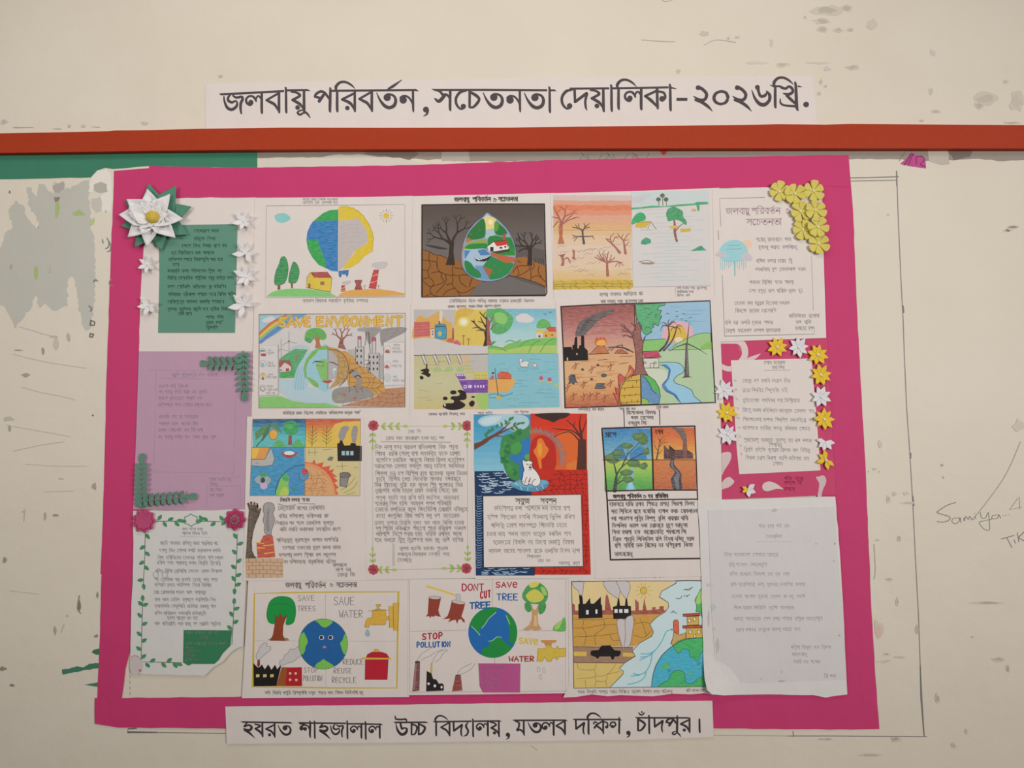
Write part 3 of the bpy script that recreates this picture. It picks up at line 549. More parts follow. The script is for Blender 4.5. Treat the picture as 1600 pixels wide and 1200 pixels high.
for q in ([122,630,200,655,240,680,320,695,370,720],[122,735,180,740,260,755,275,800],[195,660,190,740,205,780,180,850,190,900,120,925],[275,700,270,800,300,850,355,875,420,890],[215,865,280,850,320,870,310,900,340,940,300,970,200,1000],[190,905,240,960,200,1030,230,1080,280,1090],[130,940,200,1000],[355,875,360,940,320,1000,260,1060],[420,880,430,940,420,980,470,1040,500,1090],[420,880,480,890,530,880,600,890],[490,895,500,950,560,1000],[360,980,420,965],[470,1040,520,1060,580,1040,640,1000],[440,810,530,825],[440,765,420,820,430,885],[330,1085,370,1040,450,1010],[620,910,600,960,590,1000],[120,830,180,840],[160,1090,220,1065]): T.l(K, 1.1, q, 1)
for q in ([1020,860,1060,800,1130,790,1190,800,1210,820],[1060,800,1080,860,1060,895],[1080,890,1150,850,1190,815],[1190,820,1200,900,1190,940],[1200,910,1270,890,1340,950],[1220,760,1230,800,1210,830],[1280,790,1270,850,1300,900],[1100,760,1060,740],[1340,1000,1260,960,1200,940,1100,910,980,885]): T.l(K, 1.1, q, 1)
for x in (1245,1275,1300,1320): T.l('352a25', .8, [x-12,720,x,742,x,765], 1)
T.p('bare_tree'); rn = random.Random(4); T.f('3a2c26', [395,570,440,560,432,650,448,785,355,785,385,690], 'p')
for a, L_ in ((-2.0,130),(-1.15,130),(-2.55,110)): branch(T, '3a2c26', 415, 585, a, L_, 26, 4, rn, .5, .62, 'p')
T.p('bare_tree'); rn = random.Random(9); T.f('382a25', [1170,610,1208,600,1205,690,1210,790,1160,785,1172,690], 'p')
for a, L_ in ((-2.2,80),(-1.25,78),(-2.8,78),(-.75,62)): branch(T, '382a25', 1188, 620, a, L_, 18, 3, rn, .5, .65, 'p')
T.l('382a25', 1.6, [1180,625,1120,625,1080,650], 1)
T.p('water_drop'); D = [765,270,720,315,650,370,590,440,545,530,515,640,515,740,540,830,600,890,680,930,800,940,900,920,980,870,1025,790,1045,690,1035,590,1000,500,950,420,870,340,810,300]
T.f('566a8c', [(x+(x-780)*.02, y+(y-640)*.016) for x, y in pair(D)], 'p', 1); T.f('8a97a6', D, 'p', 1); T.l('a86a5a', 1.6, [530,590,512,680,520,790], 1)
T.f('bdb7b4', [765,280,720,325,740,330,800,305], 'p'); T.f('d9c37a', [745,310,850,330,840,430,750,430], 'p', 1); T.e('e6d7b0', 800, 360, 22, 26, 'p'); T.f('9fb4b8', [745,440,830,420,850,500,760,530,740,500], 'p')
T.f('2e7038', [720,325,745,360,750,430,735,510,620,535,560,520,600,440,660,375], 'p', 1); T.f('2a6f3a', [850,350,900,390,945,430,960,475,900,495,845,470,835,420], 'p', 1); T.f('58903a', [840,360,880,380,870,440,838,450], 'p', 1)
T.f('2c7a3c', [770,530,790,500,850,490,900,505,960,510,1000,510,1035,600,1040,650,770,640], 'p'); T.f('8a9a4a', [545,600,580,560,650,545,700,535,760,545,765,600,740,625,550,628], 'p', 1); T.f('2f7f3d', [555,620,590,580,690,570,760,575,750,625], 'p', 1)
T.f('b9683f', [550,545,570,510,620,540,560,560], 'p'); T.f('9fb2c2', [540,630,740,620,800,680,820,700,720,800,740,900,700,915,600,880,545,800,530,720], 'p'); T.f('4f7aa8', [540,640,600,640,545,730], 'p'); T.f('4f7aa8', [670,640,740,625,800,685,700,690], 'p'); T.f('6d8fb0', [640,790,720,790,800,930,700,920], 'p')
T.f('2f7f46', [800,690,860,720,1030,770,1020,800,980,865,900,915,795,930,720,800], 'p'); T.f('34803c', [770,640,990,610,1038,620,1040,690,900,690], 'p')
T.f('b0603f', [805,660,900,685,1040,710,1040,755,950,765,880,735,850,705,800,690], 'p'); T.f('a5603c', [725,795,820,830,780,905], 'p'); T.f('2b7a44', [545,740,600,760,640,810,690,850,705,905,640,905,570,860,545,800], 'p', 1)
T.f('d7d0cc', [770,600,830,560,860,640,960,620,985,590,970,640,860,655,780,650], 'p'); T.f('d8d1cd', [765,605,830,555,860,595,960,580,975,625,800,655], 'p'); T.f('c0392b', [830,555,955,540,975,580,862,600], 'p'); T.r('a5503c', 920,475,948,540,'p'); T.r('332823', 795,605,828,650,'p'); T.r('332823', 888,605,915,622,'p'); T.r('332823', 935,598,955,612,'p'); T.l('3b2f2a', .9, [765,600,830,552,955,540]); T.f('4b3b2c', [800,655,985,625,990,650,870,670], 'p')
T.f('2d2a2c', [635,710,680,735,760,715,805,690,780,730,740,750,660,745], 'p'); T.l('d8d4d0', 1.0, [650,718,690,732,760,712])
for x in (690,720,750): T.l('2d2a2c', .6, [x,715,x+8,732])
for x, y in ((640,400),(610,480),(690,440),(840,790),(900,840),(830,860)): T.e('a5603c', x, y, 7, 6, 'p', 8)
T.p('frame_line'); T.o('2f2623', 1.5, [122,188,700,180,1333,180,1340,600,1355,1060,1340,1082,600,1090,122,1100])
T.p('caption', 'black handwritten Bengali title'); KK = '3d3634'
x = word(T, ['j','l','b','aa','Y','u'], 710, 309, 6.2, KK, .8, -.012, sx=.92); x = word(T, ['p','i','r','b','t','reph','n'], x+5, 308.6, 6.2, KK, .8, -.012, sx=.92); T.l(KK, .8, [1,1,1,1]) if 0 else None
glyph(T, 'O', x+3, 308.8, 6, KK, 0, 'i', .8, 3); word(T, ['s','e','c','t','n','t','aa'], x+11, 308.3, 6.2, KK, .8, -.012, sx=.86)
hand(T, 703, 842, 468, 4.5, '8a827e', .6); T.done()
# ---- drought and flood
T = Thing('drawing_sheet', 'pale drawing of orange dead trees beside a flooded village, top row', 'drawing', (990, 390), LV+.0012)
T.paper([860,302,990,298.5,1124,293.5,1123,480,866,481], PAP)
T.v(850, 290, 5.926).p('dry_half'); T.grad(85, 90, 810, 960, ['c9ada3','d1744c','cf957c','d0a06a','d2b08a','d3b79f','d2b59c','d3b696','d0ac76','c9a63a'], 'c', 2, 8)
T.f('c2a033', [90,880,200,885,400,865,600,880,820,875,825,940,90,965]); crack(T, '7d6a2f', .6, 92, 880, 820, 960, 11, 3, 3)
T.l('8d7a68', .6, [85,415,810,415], 0, 'g')
for i in range(26): x, y = rn.uniform(110, 760), rn.uniform(540, 850); T.l('8d7d70', .5, [x,y,x+30,y-18,x+55,y-6,x+80,y-20], 0, 'g')
BR = '9b5540'
T.p('dead_tree', 'tall bare tree'); T.f('b0603c', [135,370,175,365,172,480,190,540,128,540,142,480])
for q in ([155,380,22,150,320,18,110,240,12,90,195,8],[130,300,14,80,290,7],[130,330,12,85,385,7],[160,370,18,190,290,14,230,270,10,300,225,7],[190,290,12,195,230,10,150,195,7],[195,230,10,215,190,6],[175,350,14,240,315,9,325,290,6],[200,325,10,280,255,8,305,265,5],[240,315,9,300,290,6],[115,255,9,150,225,6]): T.taper(BR, q)
T.p('dead_tree', 'black bare tree'); KB = '4d3c3a'
for q in ([370,535,24,360,470,16,355,420,14,330,400,11,265,385,7],[320,400,8,290,360,5],[325,400,8,320,350,5],[355,425,14,380,380,9,370,350,5],[375,390,9,420,350,5],[380,395,8,425,385,5],[365,470,13,300,470,9,265,460,6],[300,470,7,265,490,5],[310,475,7,280,515,5],[365,470,13,420,470,9,455,465,6],[450,470,6,465,500,4]): T.taper(KB, q)
T.p('dead_tree', 'leaning twin trunk tree'); BR2 = '9e5a4b'
for q in ([700,620,26,670,580,18,620,530,14,580,500,8],[630,535,10,615,480,8,650,440,5],[650,480,8,690,470,5],[755,625,26,745,560,16,735,510,13,700,470,9,680,440,5],[740,510,10,770,460,7,795,440,5],[735,510,9,790,500,5],[640,520,8,660,480,5,690,490,4],[750,560,8,790,520,5],[610,500,8,570,490,5],[720,480,7,735,445,4]): T.taper(BR2, q)
T.p('dead_tree', 'spreading bare tree'); 
for q in ([590,830,28,585,760,20,580,710,18,530,690,12,470,660,7],[540,690,10,490,640,6],[560,700,12,520,640,8,510,610,5],[580,700,12,590,640,8,600,610,5],[585,710,12,640,680,8,655,660,5],[590,715,12,660,700,9,730,715,6],[680,700,7,740,740,5],[690,710,7,660,750,5],[700,712,6,700,755,4],[560,690,9,545,630,6,560,610,4],[610,690,8,625,640,5],[590,705,9,560,640,5]): T.taper(BR2, q)
T.p('stump').f(BR2, [150,640,200,630,180,660,190,700,185,740,155,742,168,700]); T.taper(BR2, [190,680,10,220,670,12,245,715,8]); T.taper(BR2, [135,640,6,170,660,10]); T.f(BR2, [262,590,285,600,285,660,295,685,260,680,270,640])
T.p('flood_half'); T.f('c9c0bb', [808,80,1530,40,1540,930,825,938], 'c'); T.f('bcc2be', [808,60,1525,45,1520,160,810,215], 'c'); T.f('bfb9b8', [810,110,1000,75,900,150,810,170], 'c')
for i in range(22): y = 230+i*31; xx = 850+(i*97 % 300); T.l('b2bdbb', 1.2, [xx,y,xx+160,y-7,xx+340,y-4], 1, 'c')
T.f('3c9a68', [808,205,900,200,1000,185,1110,192,1240,175,1390,165,1420,150,1520,150,1520,172,1440,178,1250,192,1000,205,810,222])
T.p('palm'); 
for x, y in ((1060,128),(1097,92),(1130,128)): T.l('8a5548', 1, [x,y,x+5,185]); T.e('4f5f50', x, y, 22, 20)
T.p('tree').f('3c8f5c', [1140,300,1130,265,1150,215,1200,195,1250,215,1285,240,1290,290,1320,330,1315,365,1280,340,1240,320,1200,320,1150,330], 'c', 1); T.taper('8a5042', [1230,515,20,1212,440,24,1210,360,20,1205,320,14]); T.taper('8a5042', [1220,420,12,1250,380,9,1300,345,6])
T.p('tree').f('3c8f5c', [1410,178,1440,180,1440,225,1425,240])
T.p('house').f('2f9a5e', [815,360,820,310,860,260,905,248,940,280,935,320,880,335],'c',1); T.f('c9a22c', [845,365,870,338,990,335,945,390,850,388]); T.l('5a5048', .7, [990,335,1040,405]); T.l('5a5048', .7, [870,338,990,335,960,400]); T.l('9a918a', .5, [895,390,895,410,1010,410], 0, 'g')
T.p('house').f('c9a848', [1150,375,1235,368,1240,390,1180,400]); T.f('c9a22c', [1255,400,1360,395,1355,425,1270,432]); T.f('b5a55c', [1370,215,1410,215,1410,238,1365,238])
T.p('bush').f('33906a', [895,540,905,505,945,478,990,500,990,530,940,548]); T.p('bush').f('33906a', [1360,605,1420,570,1455,555,1505,600])
T.p('boat').f('8f7a66', [885,708,930,712,1035,712,1000,730,920,728]); T.l('5a5048', .7, [880,705,960,690,1010,712])
T.p('caption'); hand(T, 937, 1008, 458, 5, P, .6, -.03); hand(T, 1058, 1108, 448, 3.6, '8a827e', .5); hand(T, 1058, 1085, 454, 3.6, '8a827e', .5); hand(T, 1058, 1080, 460, 3.6, '8a827e', .5); T.l('a49c98', .5, [1220,940,1215,1030,1540,1030], 0, 'g'); T.l('a49c98', .5, [825,938,1540,925], 0, 'g'); T.done()
# ---- cloud poem, top right
T = Thing('poem_sheet', 'pencilled poem sheet with a raining blue globe beside yellow flowers', 'sheet', (1200, 410), LV+.0018)
T.paper([1113,296,1200,292.5,1284,291,1287,400,1291,528,1118,534], PAP)
T.v(1100, 260, 4.286).p('frame_line'); T.l('6b6364', .9, [405,208,105,215,112,400], 0, 'g'); T.l('6b6364', .9, [122,730,138,1137,740,1123,740,1100], 0, 'g'); T.l('8a8284', .8, [720,600,732,965], 0, 'g'); T.l('8a6a6a', 1.2, [95,430,98,490], 0, 'g')
T.p('raining_globe'); T.e('e0b89a', 290, 520, 32, 30); T.f('8fbfc2', [100,570,130,520,180,495,230,495,275,525,295,580,280,625,200,640,120,630], 'c', 1); T.f('bcb2b4', [75,590,110,570,150,590,150,605,90,605], 'c', 1); T.f('bcb2b4', [245,600,285,575,325,610,310,635,260,625], 'c', 1)
for x in range(110, 285, 14): T.l('86b4ba', 1.0, [x,630,x,630+rn.uniform(25, 70)])
T.l('6fa8b0', 1.6, [205,640,207,730]); T.l('6fa0a8', .9, [160,530,240,528]); T.l('6fa0a8', .9, [150,555,250,552])
T.p('title', 'purple handwritten title'); M = '8d6f78'
x = word(T, ['j','l','b','aa','Y','u'], 1134, 326, 9, M, .8, -.012); x = word(T, ['p','i','r','b','t','reph','n'], x+3, 325.5, 9, M, .8, -.012); glyph(T, 'O', 1227, 325, 9, M, 0, 'i', .8, 3)
word(T, ['s','e','c','t','n','t','aa'], 1166, 342.5, 9.5, M, .8, -.01)
T.p('handwriting')
for a, b, y in ((350,590,488),(365,670,540),(350,640,632),(345,705,688),(305,640,775),(305,700,832),(205,575,915),(210,520,965),(140,485,1045),(145,520,1098),(570,810,1000),(615,735,1042),(610,755,1082)): hand(T, 1100+a/4.286, 1100+b/4.286, 260+y/4.286-2, 5.2, '857c7c', .6, -.006)
T.done()
# ================================================================ drawings, second row
# ---- save environment face
T = Thing('drawing_sheet', 'coloured drawing lettered SAVE ENVRONMENT with an earth face and rainbow', 'drawing', (520, 565), LV+.0012)
T.paper([397,481,520,480,644,479,645,653,393,656], PAP)
T.v(390, 470, 6.154).p('background'); T.f('c6bcb7', [92,130,1498,118,1495,1020,88,1030], 'c'); T.f('8fb5c0', [95,130,340,128,280,180,180,250,95,310], 'c'); T.f('c9c2bf', [120,190,190,150,240,160,230,200,150,210],'c',1)
T.f('9a908b', [1040,290,1050,260,1130,255,1260,255,1250,300,1190,330,1120,300], 'c', 1); T.f('8f8682', [1110,290,1200,260,1260,280,1200,350,1150,420], 'c', 1); T.f('8b827f', [1280,270,1490,255,1495,300,1400,350,1300,400,1270,440,1255,350], 'c', 1)
T.f('7cb560', [88,925,300,915,420,965,560,985,720,985,850,1010,860,1025,88,1030], 'c'); T.f('b07a55', [860,1015,950,990,1200,930,1310,845,1495,830,1495,1020], 'c'); crack(T, '8a5a40', .6, 900, 850, 1490, 1015, 9, 4, 5)
T.p('rainbow')
for i, c in enumerate(('b95a3c','d08a3a','d6b840','7fa850','5f95b5','5878a8')):
    o_ = i*15; T.f(c, [(95+i*3,300+o_),(200,205+o_),(300+o_*.2,150+o_*.7),(430,128),(560,126),(360,180+o_),(250,260+o_),(100,400+o_*.1)] if i < 5 else [(100,400),(180,330),(300,235),(330,245),(230,320),(110,412)], 'c')
for i, c in enumerate(('b95a3c','cf8238','d6b840','8fb050','6fa0b0','5878a8')): T.l(c, 3.2, [95,315+i*18,200,222+i*18,270,180+i*16,350,140+i*13], 2, 'c')
T.p('lettering', 'orange and yellow block letters')
for ch, x, w_ in (('S',285,60),('A',365,75),('V',445,75),('E',530,50),('E',650,60),('N',735,60),('V',815,70),('R',905,50),('O',975,65),('N',1060,55),('M',1135,75),('E',1230,55),('N',1315,60),('T',1400,65)):
    for q in LAT[ch]:
        pts = pair(q); sm = 3 if ch in 'SROU' else 0
        T.l('c2822a', 4.6, [(x+a*w_, 165-(x-285)*.012+b*82) for a, b in pts], sm, 'c'); T.l('cfae3c', 2.6, [(x+a*w_, 165-(x-285)*.012+b*82) for a, b in pts], sm, 'c')
T.p('wind_turbine'); 
for x, y in ((378,390),(303,465)): T.l('8d8683', .8, [x,y,x+2,y+110], 0, 'g'); T.l('8d8683', .8, [x,y,x,y-95], 0, 'g'); T.l('8d8683', .8, [x,y,x+75,y+20], 0, 'g'); T.l('8d8683', .8, [x,y,x-60,y+35], 0, 'g')
T.e('6a5a5a', 378, 390, 9)
T.p('hills'); T.f('a9b9b8', [400,450,480,420,560,440,560,480,400,500], 'c', 1); T.f('4f9a62', [285,560,350,510,440,460,480,465,560,470,520,540,470,620,430,740,285,740], 'c'); T.f('3f9a48', [285,720,330,690,420,660,440,740,300,745], 'c'); T.taper('8a6a4a', [455,580,14,450,510,8]); T.f('8a7a55',[435,520,450,500,470,525,455,540])
T.p('house').f('c9bcb6', [285,640,335,600,385,600,400,650,390,680,285,685]); T.f('a5453a', [285,575,385,575,410,640,335,590,300,640,285,640]); T.r('a03f35', 348,650,380,678); T.r('5a4a48', 290,660,310,672); T.o('6b4a42', .5, [285,575,385,575,408,640,390,682,285,688])
T.p('lake'); T.f('a9bcc2', [285,750,400,755,480,800,700,860,850,840,1000,830,1190,880,1190,920,1000,960,860,990,720,985,560,980,420,960,290,870], 'c'); T.f('9dbac4', [560,500,640,470,560,560,530,700,560,800,520,860,420,850,430,740,470,620], 'c', 1)
for x in (440,465,490,515): T.l('7fa9b6', 1.2, [x,850,x+8,760,x+30,640], 1, 'c')
T.f('8c837d', [800,870,880,830,1010,825,1140,830,1190,880,1190,920,1060,955,870,985,800,960], 'c', 1); T.e('a5605a', 905,900,22,12); T.e('8f9a4a', 870,945,34,10); T.e('a5505f', 1012,938,18,9)
T.p('earth_face'); T.f('8fb8c2', [752,440,660,460,580,520,540,600,530,700,570,780,650,830,752,850], 'c', 1); T.f('6fa848', [752,430,680,440,600,490,545,560,520,640,530,740,550,740,545,640,575,570,640,510,660,475,752,470], 'c'); T.f('7cb060', [640,600,740,570,752,770,700,770,660,690], 'c', 1); T.f('6fa848', [550,735,600,750,660,800,650,835,600,800], 'c', 1)
T.f('a9a09c', [752,450,830,490,850,560,850,650,830,740,752,770]); T.f('b08a52', [752,440,850,460,930,540,950,640,930,740,870,800,760,850,820,770,850,660,850,560,800,490,752,470]); crack(T, '7d5f3a', .5, 850, 480, 940, 800, 2, 6, 8)
T.f('d2d4c8', [805,650,830,650,832,700,815,722,802,695], 'c'); T.e('7fa9b0', 820, 690, 12, 24)
T.taper('332e2c', [605,600,4,640,582,10,715,592,6]); T.taper('332e2c', [765,588,6,810,598,10,858,625,5]); T.l('5a5550', .7, [640,620,700,628,720,612], 1); T.l('4a4440', .6, [752,440,752,850]); T.f('a5362e', [690,772,740,765,752,770,765,762,802,770,765,792,730,792])
T.p('tree').f('55a048', [530,350,550,290,610,262,680,265,730,310,735,360,690,375,640,350,580,400,540,385], 'c', 1); T.f('3f9050', [530,370,560,350,600,380,580,405,545,390],'c',1); T.f('a8623c', [625,360,675,350,672,400,690,450,630,455,640,400]); T.taper('a8623c', [640,370,10,600,330,6]); T.taper('a8623c', [665,360,10,700,320,6]); T.taper('a8623c', [650,360,10,650,320,6])
T.p('bare_tree').f('8f4f3a', [870,370,905,365,900,410,930,470,850,450,860,410]); rn = random.Random(2)
for a in (-2.4, -1.55, -.75): branch(T, '8f4f3a', 885, 375, a, 60, 18, 2, rn, .5, .7, 'c')
T.e('5a3328', 880, 405, 8)
T.p('cracked_hill').f('bd8a42', [760,470,840,480,920,480,1000,540,1100,640,1200,720,1280,780,1310,870,1200,915,1180,870,1100,825,950,815,940,770,950,640,920,540,850,480]); crack(T, '7d5428', .6, 960, 560, 1290, 880, 6, 7, 11); T.l('6a4a30', .8, [760,470,850,480,920,540,950,640,930,750,860,820], 1)
T.p('waste_pipe').f('8d8886', [960,690,1000,660,1070,710,1060,745,1010,740]); T.o('3a3634', 1.2, [955,700,975,665,1005,668]); T.f('8a817b', [1025,735,1065,740,1075,860,1040,850]); T.l('3a3634', 1.6, [1010,735,1040,715,1070,735], 1)
T.p('factory').f('b3aaa6', [1020,445,1100,440,1100,650,1060,620,1020,590]); T.f('b3aaa6', [1145,505,1245,500,1245,760,1180,700,1145,680]); T.f('a9a09c', [950,465,1010,465,1010,540,950,510]); T.r('bdb3af', 1042,340,1070,445); T.r('bdb3af', 1180,350,1212,505); T.r('b54a58', 1044,340,1068,372); T.r('b54a58', 1180,350,1212,388); T.f('a39a96', [1245,510,1285,520,1285,760,1245,740])
for x in (1035, 1072):
    for y in (480,535,595): T.e('3f3a38', x, y, 8, 14)
for x in (1155,1192,1228):
    for y in (540,598,655): T.e('2f2b2a', x, y, 8, 15)
T.o('5f5854', .6, [1020,445,1100,440,1100,650,1020,590]); T.l('5f5854', .6, [1145,690,1145,505,1245,500,1245,760]); T.l('5f5854', .6, [1042,445,1042,340,1070,340,1070,445]); T.l('5f5854', .6, [1180,505,1180,350,1212,350,1212,505]); T.l('5f5854', .6, [1110,570,1160,575,1160,690]); T.l('5f5854',.6,[1110,430,1125,300,1145,300,1160,505])
T.p('pledge_box').f('cbc1bc', [95,430,275,425,275,905,88,912], 'c'); T.o('7a716d', .6, [95,430,275,425,275,905,88,912], st='g')
for y in (490,605,725,840): T.o('7a716d', .6, [(128+30*math.cos(i*.524), y+32*math.sin(i*.524)) for i in range(12)], st='g')
T.e('4a8a62', 125, 482, 28, 8); T.e('a5323a', 132, 520, 28, 14); T.e('7fa9b8', 125, 615, 14, 20); T.e('d0a83a', 127, 715, 18, 20); T.r('4a3f3a', 118,735,136,760); T.o('8d8683', 1, [100,840,125,820,150,845,125,870])
T.p('handwriting', of='pledge_box')
for q in ((175,480,240,1),(170,505,240,2),(175,600,235,3),(172,628,245,4),(175,712,235,5),(165,738,265,6),(168,825,260,7),(170,858,255,8),(160,890,260,9)): hand(T, 390+q[0]/6.154, 390+q[2]/6.154, 470+q[1]/6.154-1.5, 3.2, '857c78', .5, 0, q[3])
T.p('warning_box').f('cdc3be', [1288,400,1492,395,1490,805,1292,815], 'c'); T.l('7a716d', .6, [1288,800,1288,400,1495,396], 0, 'g')
for y in (465,620,740): T.o('8a8683', .6, [(1325+32*math.cos(i*.524), y+38*math.sin(i*.524)) for i in range(12)], st='g')
T.f('9a5a3a', [1300,500,1310,470,1340,470,1350,505]); T.f('b53a50', [1295,640,1320,610,1345,640,1325,650]); T.o('8fb0b0', 1, [1305,740,1325,720,1345,742,1325,765])
T.p('handwriting', of='warning_box')
for q in ((1385,430,1450,1),(1370,460,1485,2),(1370,492,1485,3),(1375,585,1440,4),(1365,628,1485,5),(1380,735,1440,6),(1375,768,1485,7)): hand(T, 390+q[0]/6.154, 390+q[2]/6.154, 470+q[1]/6.154-1.5, 3.4, '857c78', .5, 0, q[3])
T.p('frame_line'); T.o('7d746f', .8, [92,130,1498,118,1495,1020,88,1030], st='g'); T.p('caption'); hand(T, 442, 566, 643.5, 4.2, P, .65, -.006); T.done()
# ---- polluted and clean river
T = Thing('drawing_sheet', 'four part drawing with a purple and orange boat and a half dead tree', 'drawing', (760, 562), LV+.0018)
T.paper([642,476,760,474,877,470,884,648,640,653], PAP)
T.v(630, 465, 6.316).p('smoky_city'); T.grad(105, 118, 520, 480, ['b3aaa6','b5aba3','c3a67a','c6a466'], 'c', 2, 8); T.f('cd9a48', [130,215,180,180,230,200,300,165,350,140,390,170,430,230,480,260,480,440,110,420], 'c', 1)
T.f('cfb04a', [505,130,820,115,822,475,500,470,510,300], 'c'); T.f('c9a238', [540,120,700,118,640,180,560,200,505,280],'c',1); T.e('e0d3a8', 597, 240, 34, 30); T.e('d8c374', 597, 240, 55, 50); T.e('e3d8c0', 597, 240, 32, 28)
T.f('c25f5a', [108,240,262,235,265,380,108,395]); 
for y in (262,290,318,348,372): T.l('9a443f', .6, [108,y,262,y-5])
T.r('c7bdc0', 272,310,305,395); T.e('4a4448', 290,335,7,9); T.e('4a4448', 290,362,7,9); T.l('4a4448', 1, [275,308,302,306])
T.fo('3f8aa0', '2f6070', .7, [315,270,355,260,415,262,428,300,425,410,370,412,318,400]); T.e('b5ad6a', 362, 355, 18, 24); T.l('37404a', 1.4, [318,288,415,285]); T.l('37404a', 1.6, [356,260,356,230])
T.f('8a4a42', [485,300,498,300,502,440,480,440]); T.f('c0604a', [430,420,460,400,500,420,500,445,440,440], 'c', 1); T.f('c2526a', [500,440,530,420,568,450,560,470,510,468], 'c', 1); T.f('c9bfba', [360,120,395,140,380,250,355,230], 'c')
for x, y in ((595,375),(645,410)): T.l('5f4a38', .9, [x,465,x,y]); T.f('7a6a45', [x-22,y+8,x-8,y-5,x+10,y-4,x+22,y+8,x,y+2])
T.p('river_bank').f('c3b9b3', [108,410,200,395,330,405,430,440,560,470,835,478,838,555,108,568])
T.p('waste_water').grad(108, 568, 835, 1100, ['b9ad80','bdb284','bcb48a','bdb285','c0ae76'], 'c', 2, 8); T.f('b3aca6', [640,580,835,560,835,720,690,710,660,640], 'c', 1); T.f('c9a884', [560,600,660,575,650,640,580,640], 'c', 1)
for x in (335,455,565): T.f('9bb078', [x-45,720,x-20,690,x+15,685,x+40,715,x,735], 'c', 1)
T.f('9bb85c', [720,960,835,945,835,1090,760,1090], 'c', 1)
for i in range(26): x, y = rn.uniform(120, 640), rn.uniform(620, 1070); T.l('a39a62', .6, [x,y,x+rn.uniform(40, 110),y-3])
T.p('drain_pipe')
for x in (190,305,430,540): T.fo('c9c0b8', '6a625c', .7, [x-14,568,x+12,555,x+45,655,x+25,662])
T.l('57504b', 1, [108,572,350,566,835,556])
T.p('oil_spill'); O = '2e2422'; T.taper(O, [232,660,14,230,705,18]); T.f(O, [170,715,230,700,258,715,250,740,272,760,250,785,215,765,175,750,200,735,180,725], 'p', 1); T.e(O, 182,790,20,17,'p',14,.5)
T.e(O, 495,935,32,20,'p'); T.e(O, 415,995,24,18,'p'); T.e(O, 690,980,18,9,'p'); T.f(O, [535,920,570,910,615,935,625,990,600,1010,560,1015,610,1050,600,1080,540,1105,460,1108,400,1085,390,1065,420,1045,490,1040,500,1015,470,1000,480,975,540,970,560,950], 'p', 1); T.f(O, [650,1040,680,1015,705,1030,700,1060,680,1078,655,1065], 'p', 1); T.e('d8d0c8', 412, 1062, 8, 12)
T.p('sky_right').grad(825, 110, 1510, 470, ['6fa9b8','84b5bd','9cbfc0','a9c2bd'], 'c', 3, 6); T.f('cfc2bf', [1110,200,1150,165,1210,158,1260,185,1290,215,1250,245,1140,240], 'c', 1); T.l('5a5a5c', .7, [1385,155,1402,172,1420,155], 0); T.l('5a5a5c', .7, [1440,140,1452,155,1465,140], 0)
T.p('clean_river').f('7ab0ba', [838,558,1528,552,1545,1080,840,1100], 'c')
for i in range(34): x, y = rn.uniform(850, 1420), rn.uniform(600, 1080); T.l('5f9cac', .8, [x,y,x+50,y-6,x+rn.uniform(80, 130),y-2], 1, 'c')
T.p('boat', 'half purple half orange boat').f('6f3a90', [548,815,835,810,835,938,620,942,590,900]); T.f('6f3a90', [530,780,610,775,622,800,545,805]); T.f('7a4a98', [515,755,595,752,600,778,525,780]); T.r('c9bfcf', 528,758,545,775); T.r('c9bfcf', 552,757,568,774); T.r('c9bfcf', 574,757,590,774)
T.f('c3b45a', [705,760,740,730,830,728,835,805,705,805])
for x in (720,750,785,812):
    for y in (768,795): T.e('6a5a3a', x, y, 5, 4)
T.e('c9bfcf', 613,880,18); T.e('6f3a90', 613,880,9); T.r('c9bfcf', 642,862,676,892)
for x in (702,730,758,785): T.r('c9bfcf', x,865,x+16,888)
T.f('d59a48', [838,812,1070,800,1112,795,1085,880,1040,930,840,938]); T.fo('c9502c', '8a3a22', .5, [935,800,932,755,970,732,1030,735,1065,765,1068,803]); T.f('b55a50', [850,810,870,770,895,770,898,808]); T.e('3a302e', 886, 745, 12, 11); T.taper('332b28', [905,695,4,920,830,7,940,985,6]); T.e('c9a248', 945, 990, 26, 20)
for q in ([845,960,900,950,980,965],[960,975,1030,960,1080,940],[850,985,910,990]): T.l('3f7a88', .9, q, 1)
T.p('green_field').f('6fae4c', [838,480,900,475,980,490,1040,455,1160,430,1300,405,1515,395,1518,552,840,556], 'c'); T.f('a3b85c', [845,505,920,515,1000,520,1100,500,1200,482,1350,474,1516,470,1516,548,845,553], 'c')
for q in ([1010,440,1060,420,1110,440,1160,415],[1150,480,1220,430,1300,410],[1240,540,1280,460,1350,420],[1350,540,1420,440,1500,400],[850,485,940,490,1020,530]): T.l('3f8f48', 1.2, q, 1, 'c')
T.p('house').f('5aa552', [1325,300,1330,240,1380,210,1440,240,1450,290], 'c', 1); T.f('d0b04a', [1305,350,1325,315,1385,315,1395,355]); T.r('c9bcba', 1308,350,1380,400); T.f('d09a45', [1385,340,1430,300,1510,330,1512,390,1385,395]); T.f('b8463a', [1410,300,1440,288,1505,290,1512,335,1440,335]); T.e('6a4a35', 1345,382,12); T.e('6a4a35', 1410,378,11); T.e('6a4a35', 1470,370,9)
T.p('swan')
for ox, oy, k_ in ((1140,600,1.0),(1270,640,.5)): T.fo('d3cbc8', '6b6666', .6, [(ox+a*k_, oy+b*k_) for a, b in pair([0,15,20,0,35,10,30,40,60,25,105,35,90,60,95,80,40,85,15,70,12,35])], 1)
T.p('water_lily')
for x, y in ((1362,795),(1445,808)): T.e('b4b86a', x, y+25, 26, 14); T.e('b8487a', x, y, 20, 22)
T.e('b4b45a', 1510, 868, 22, 16)
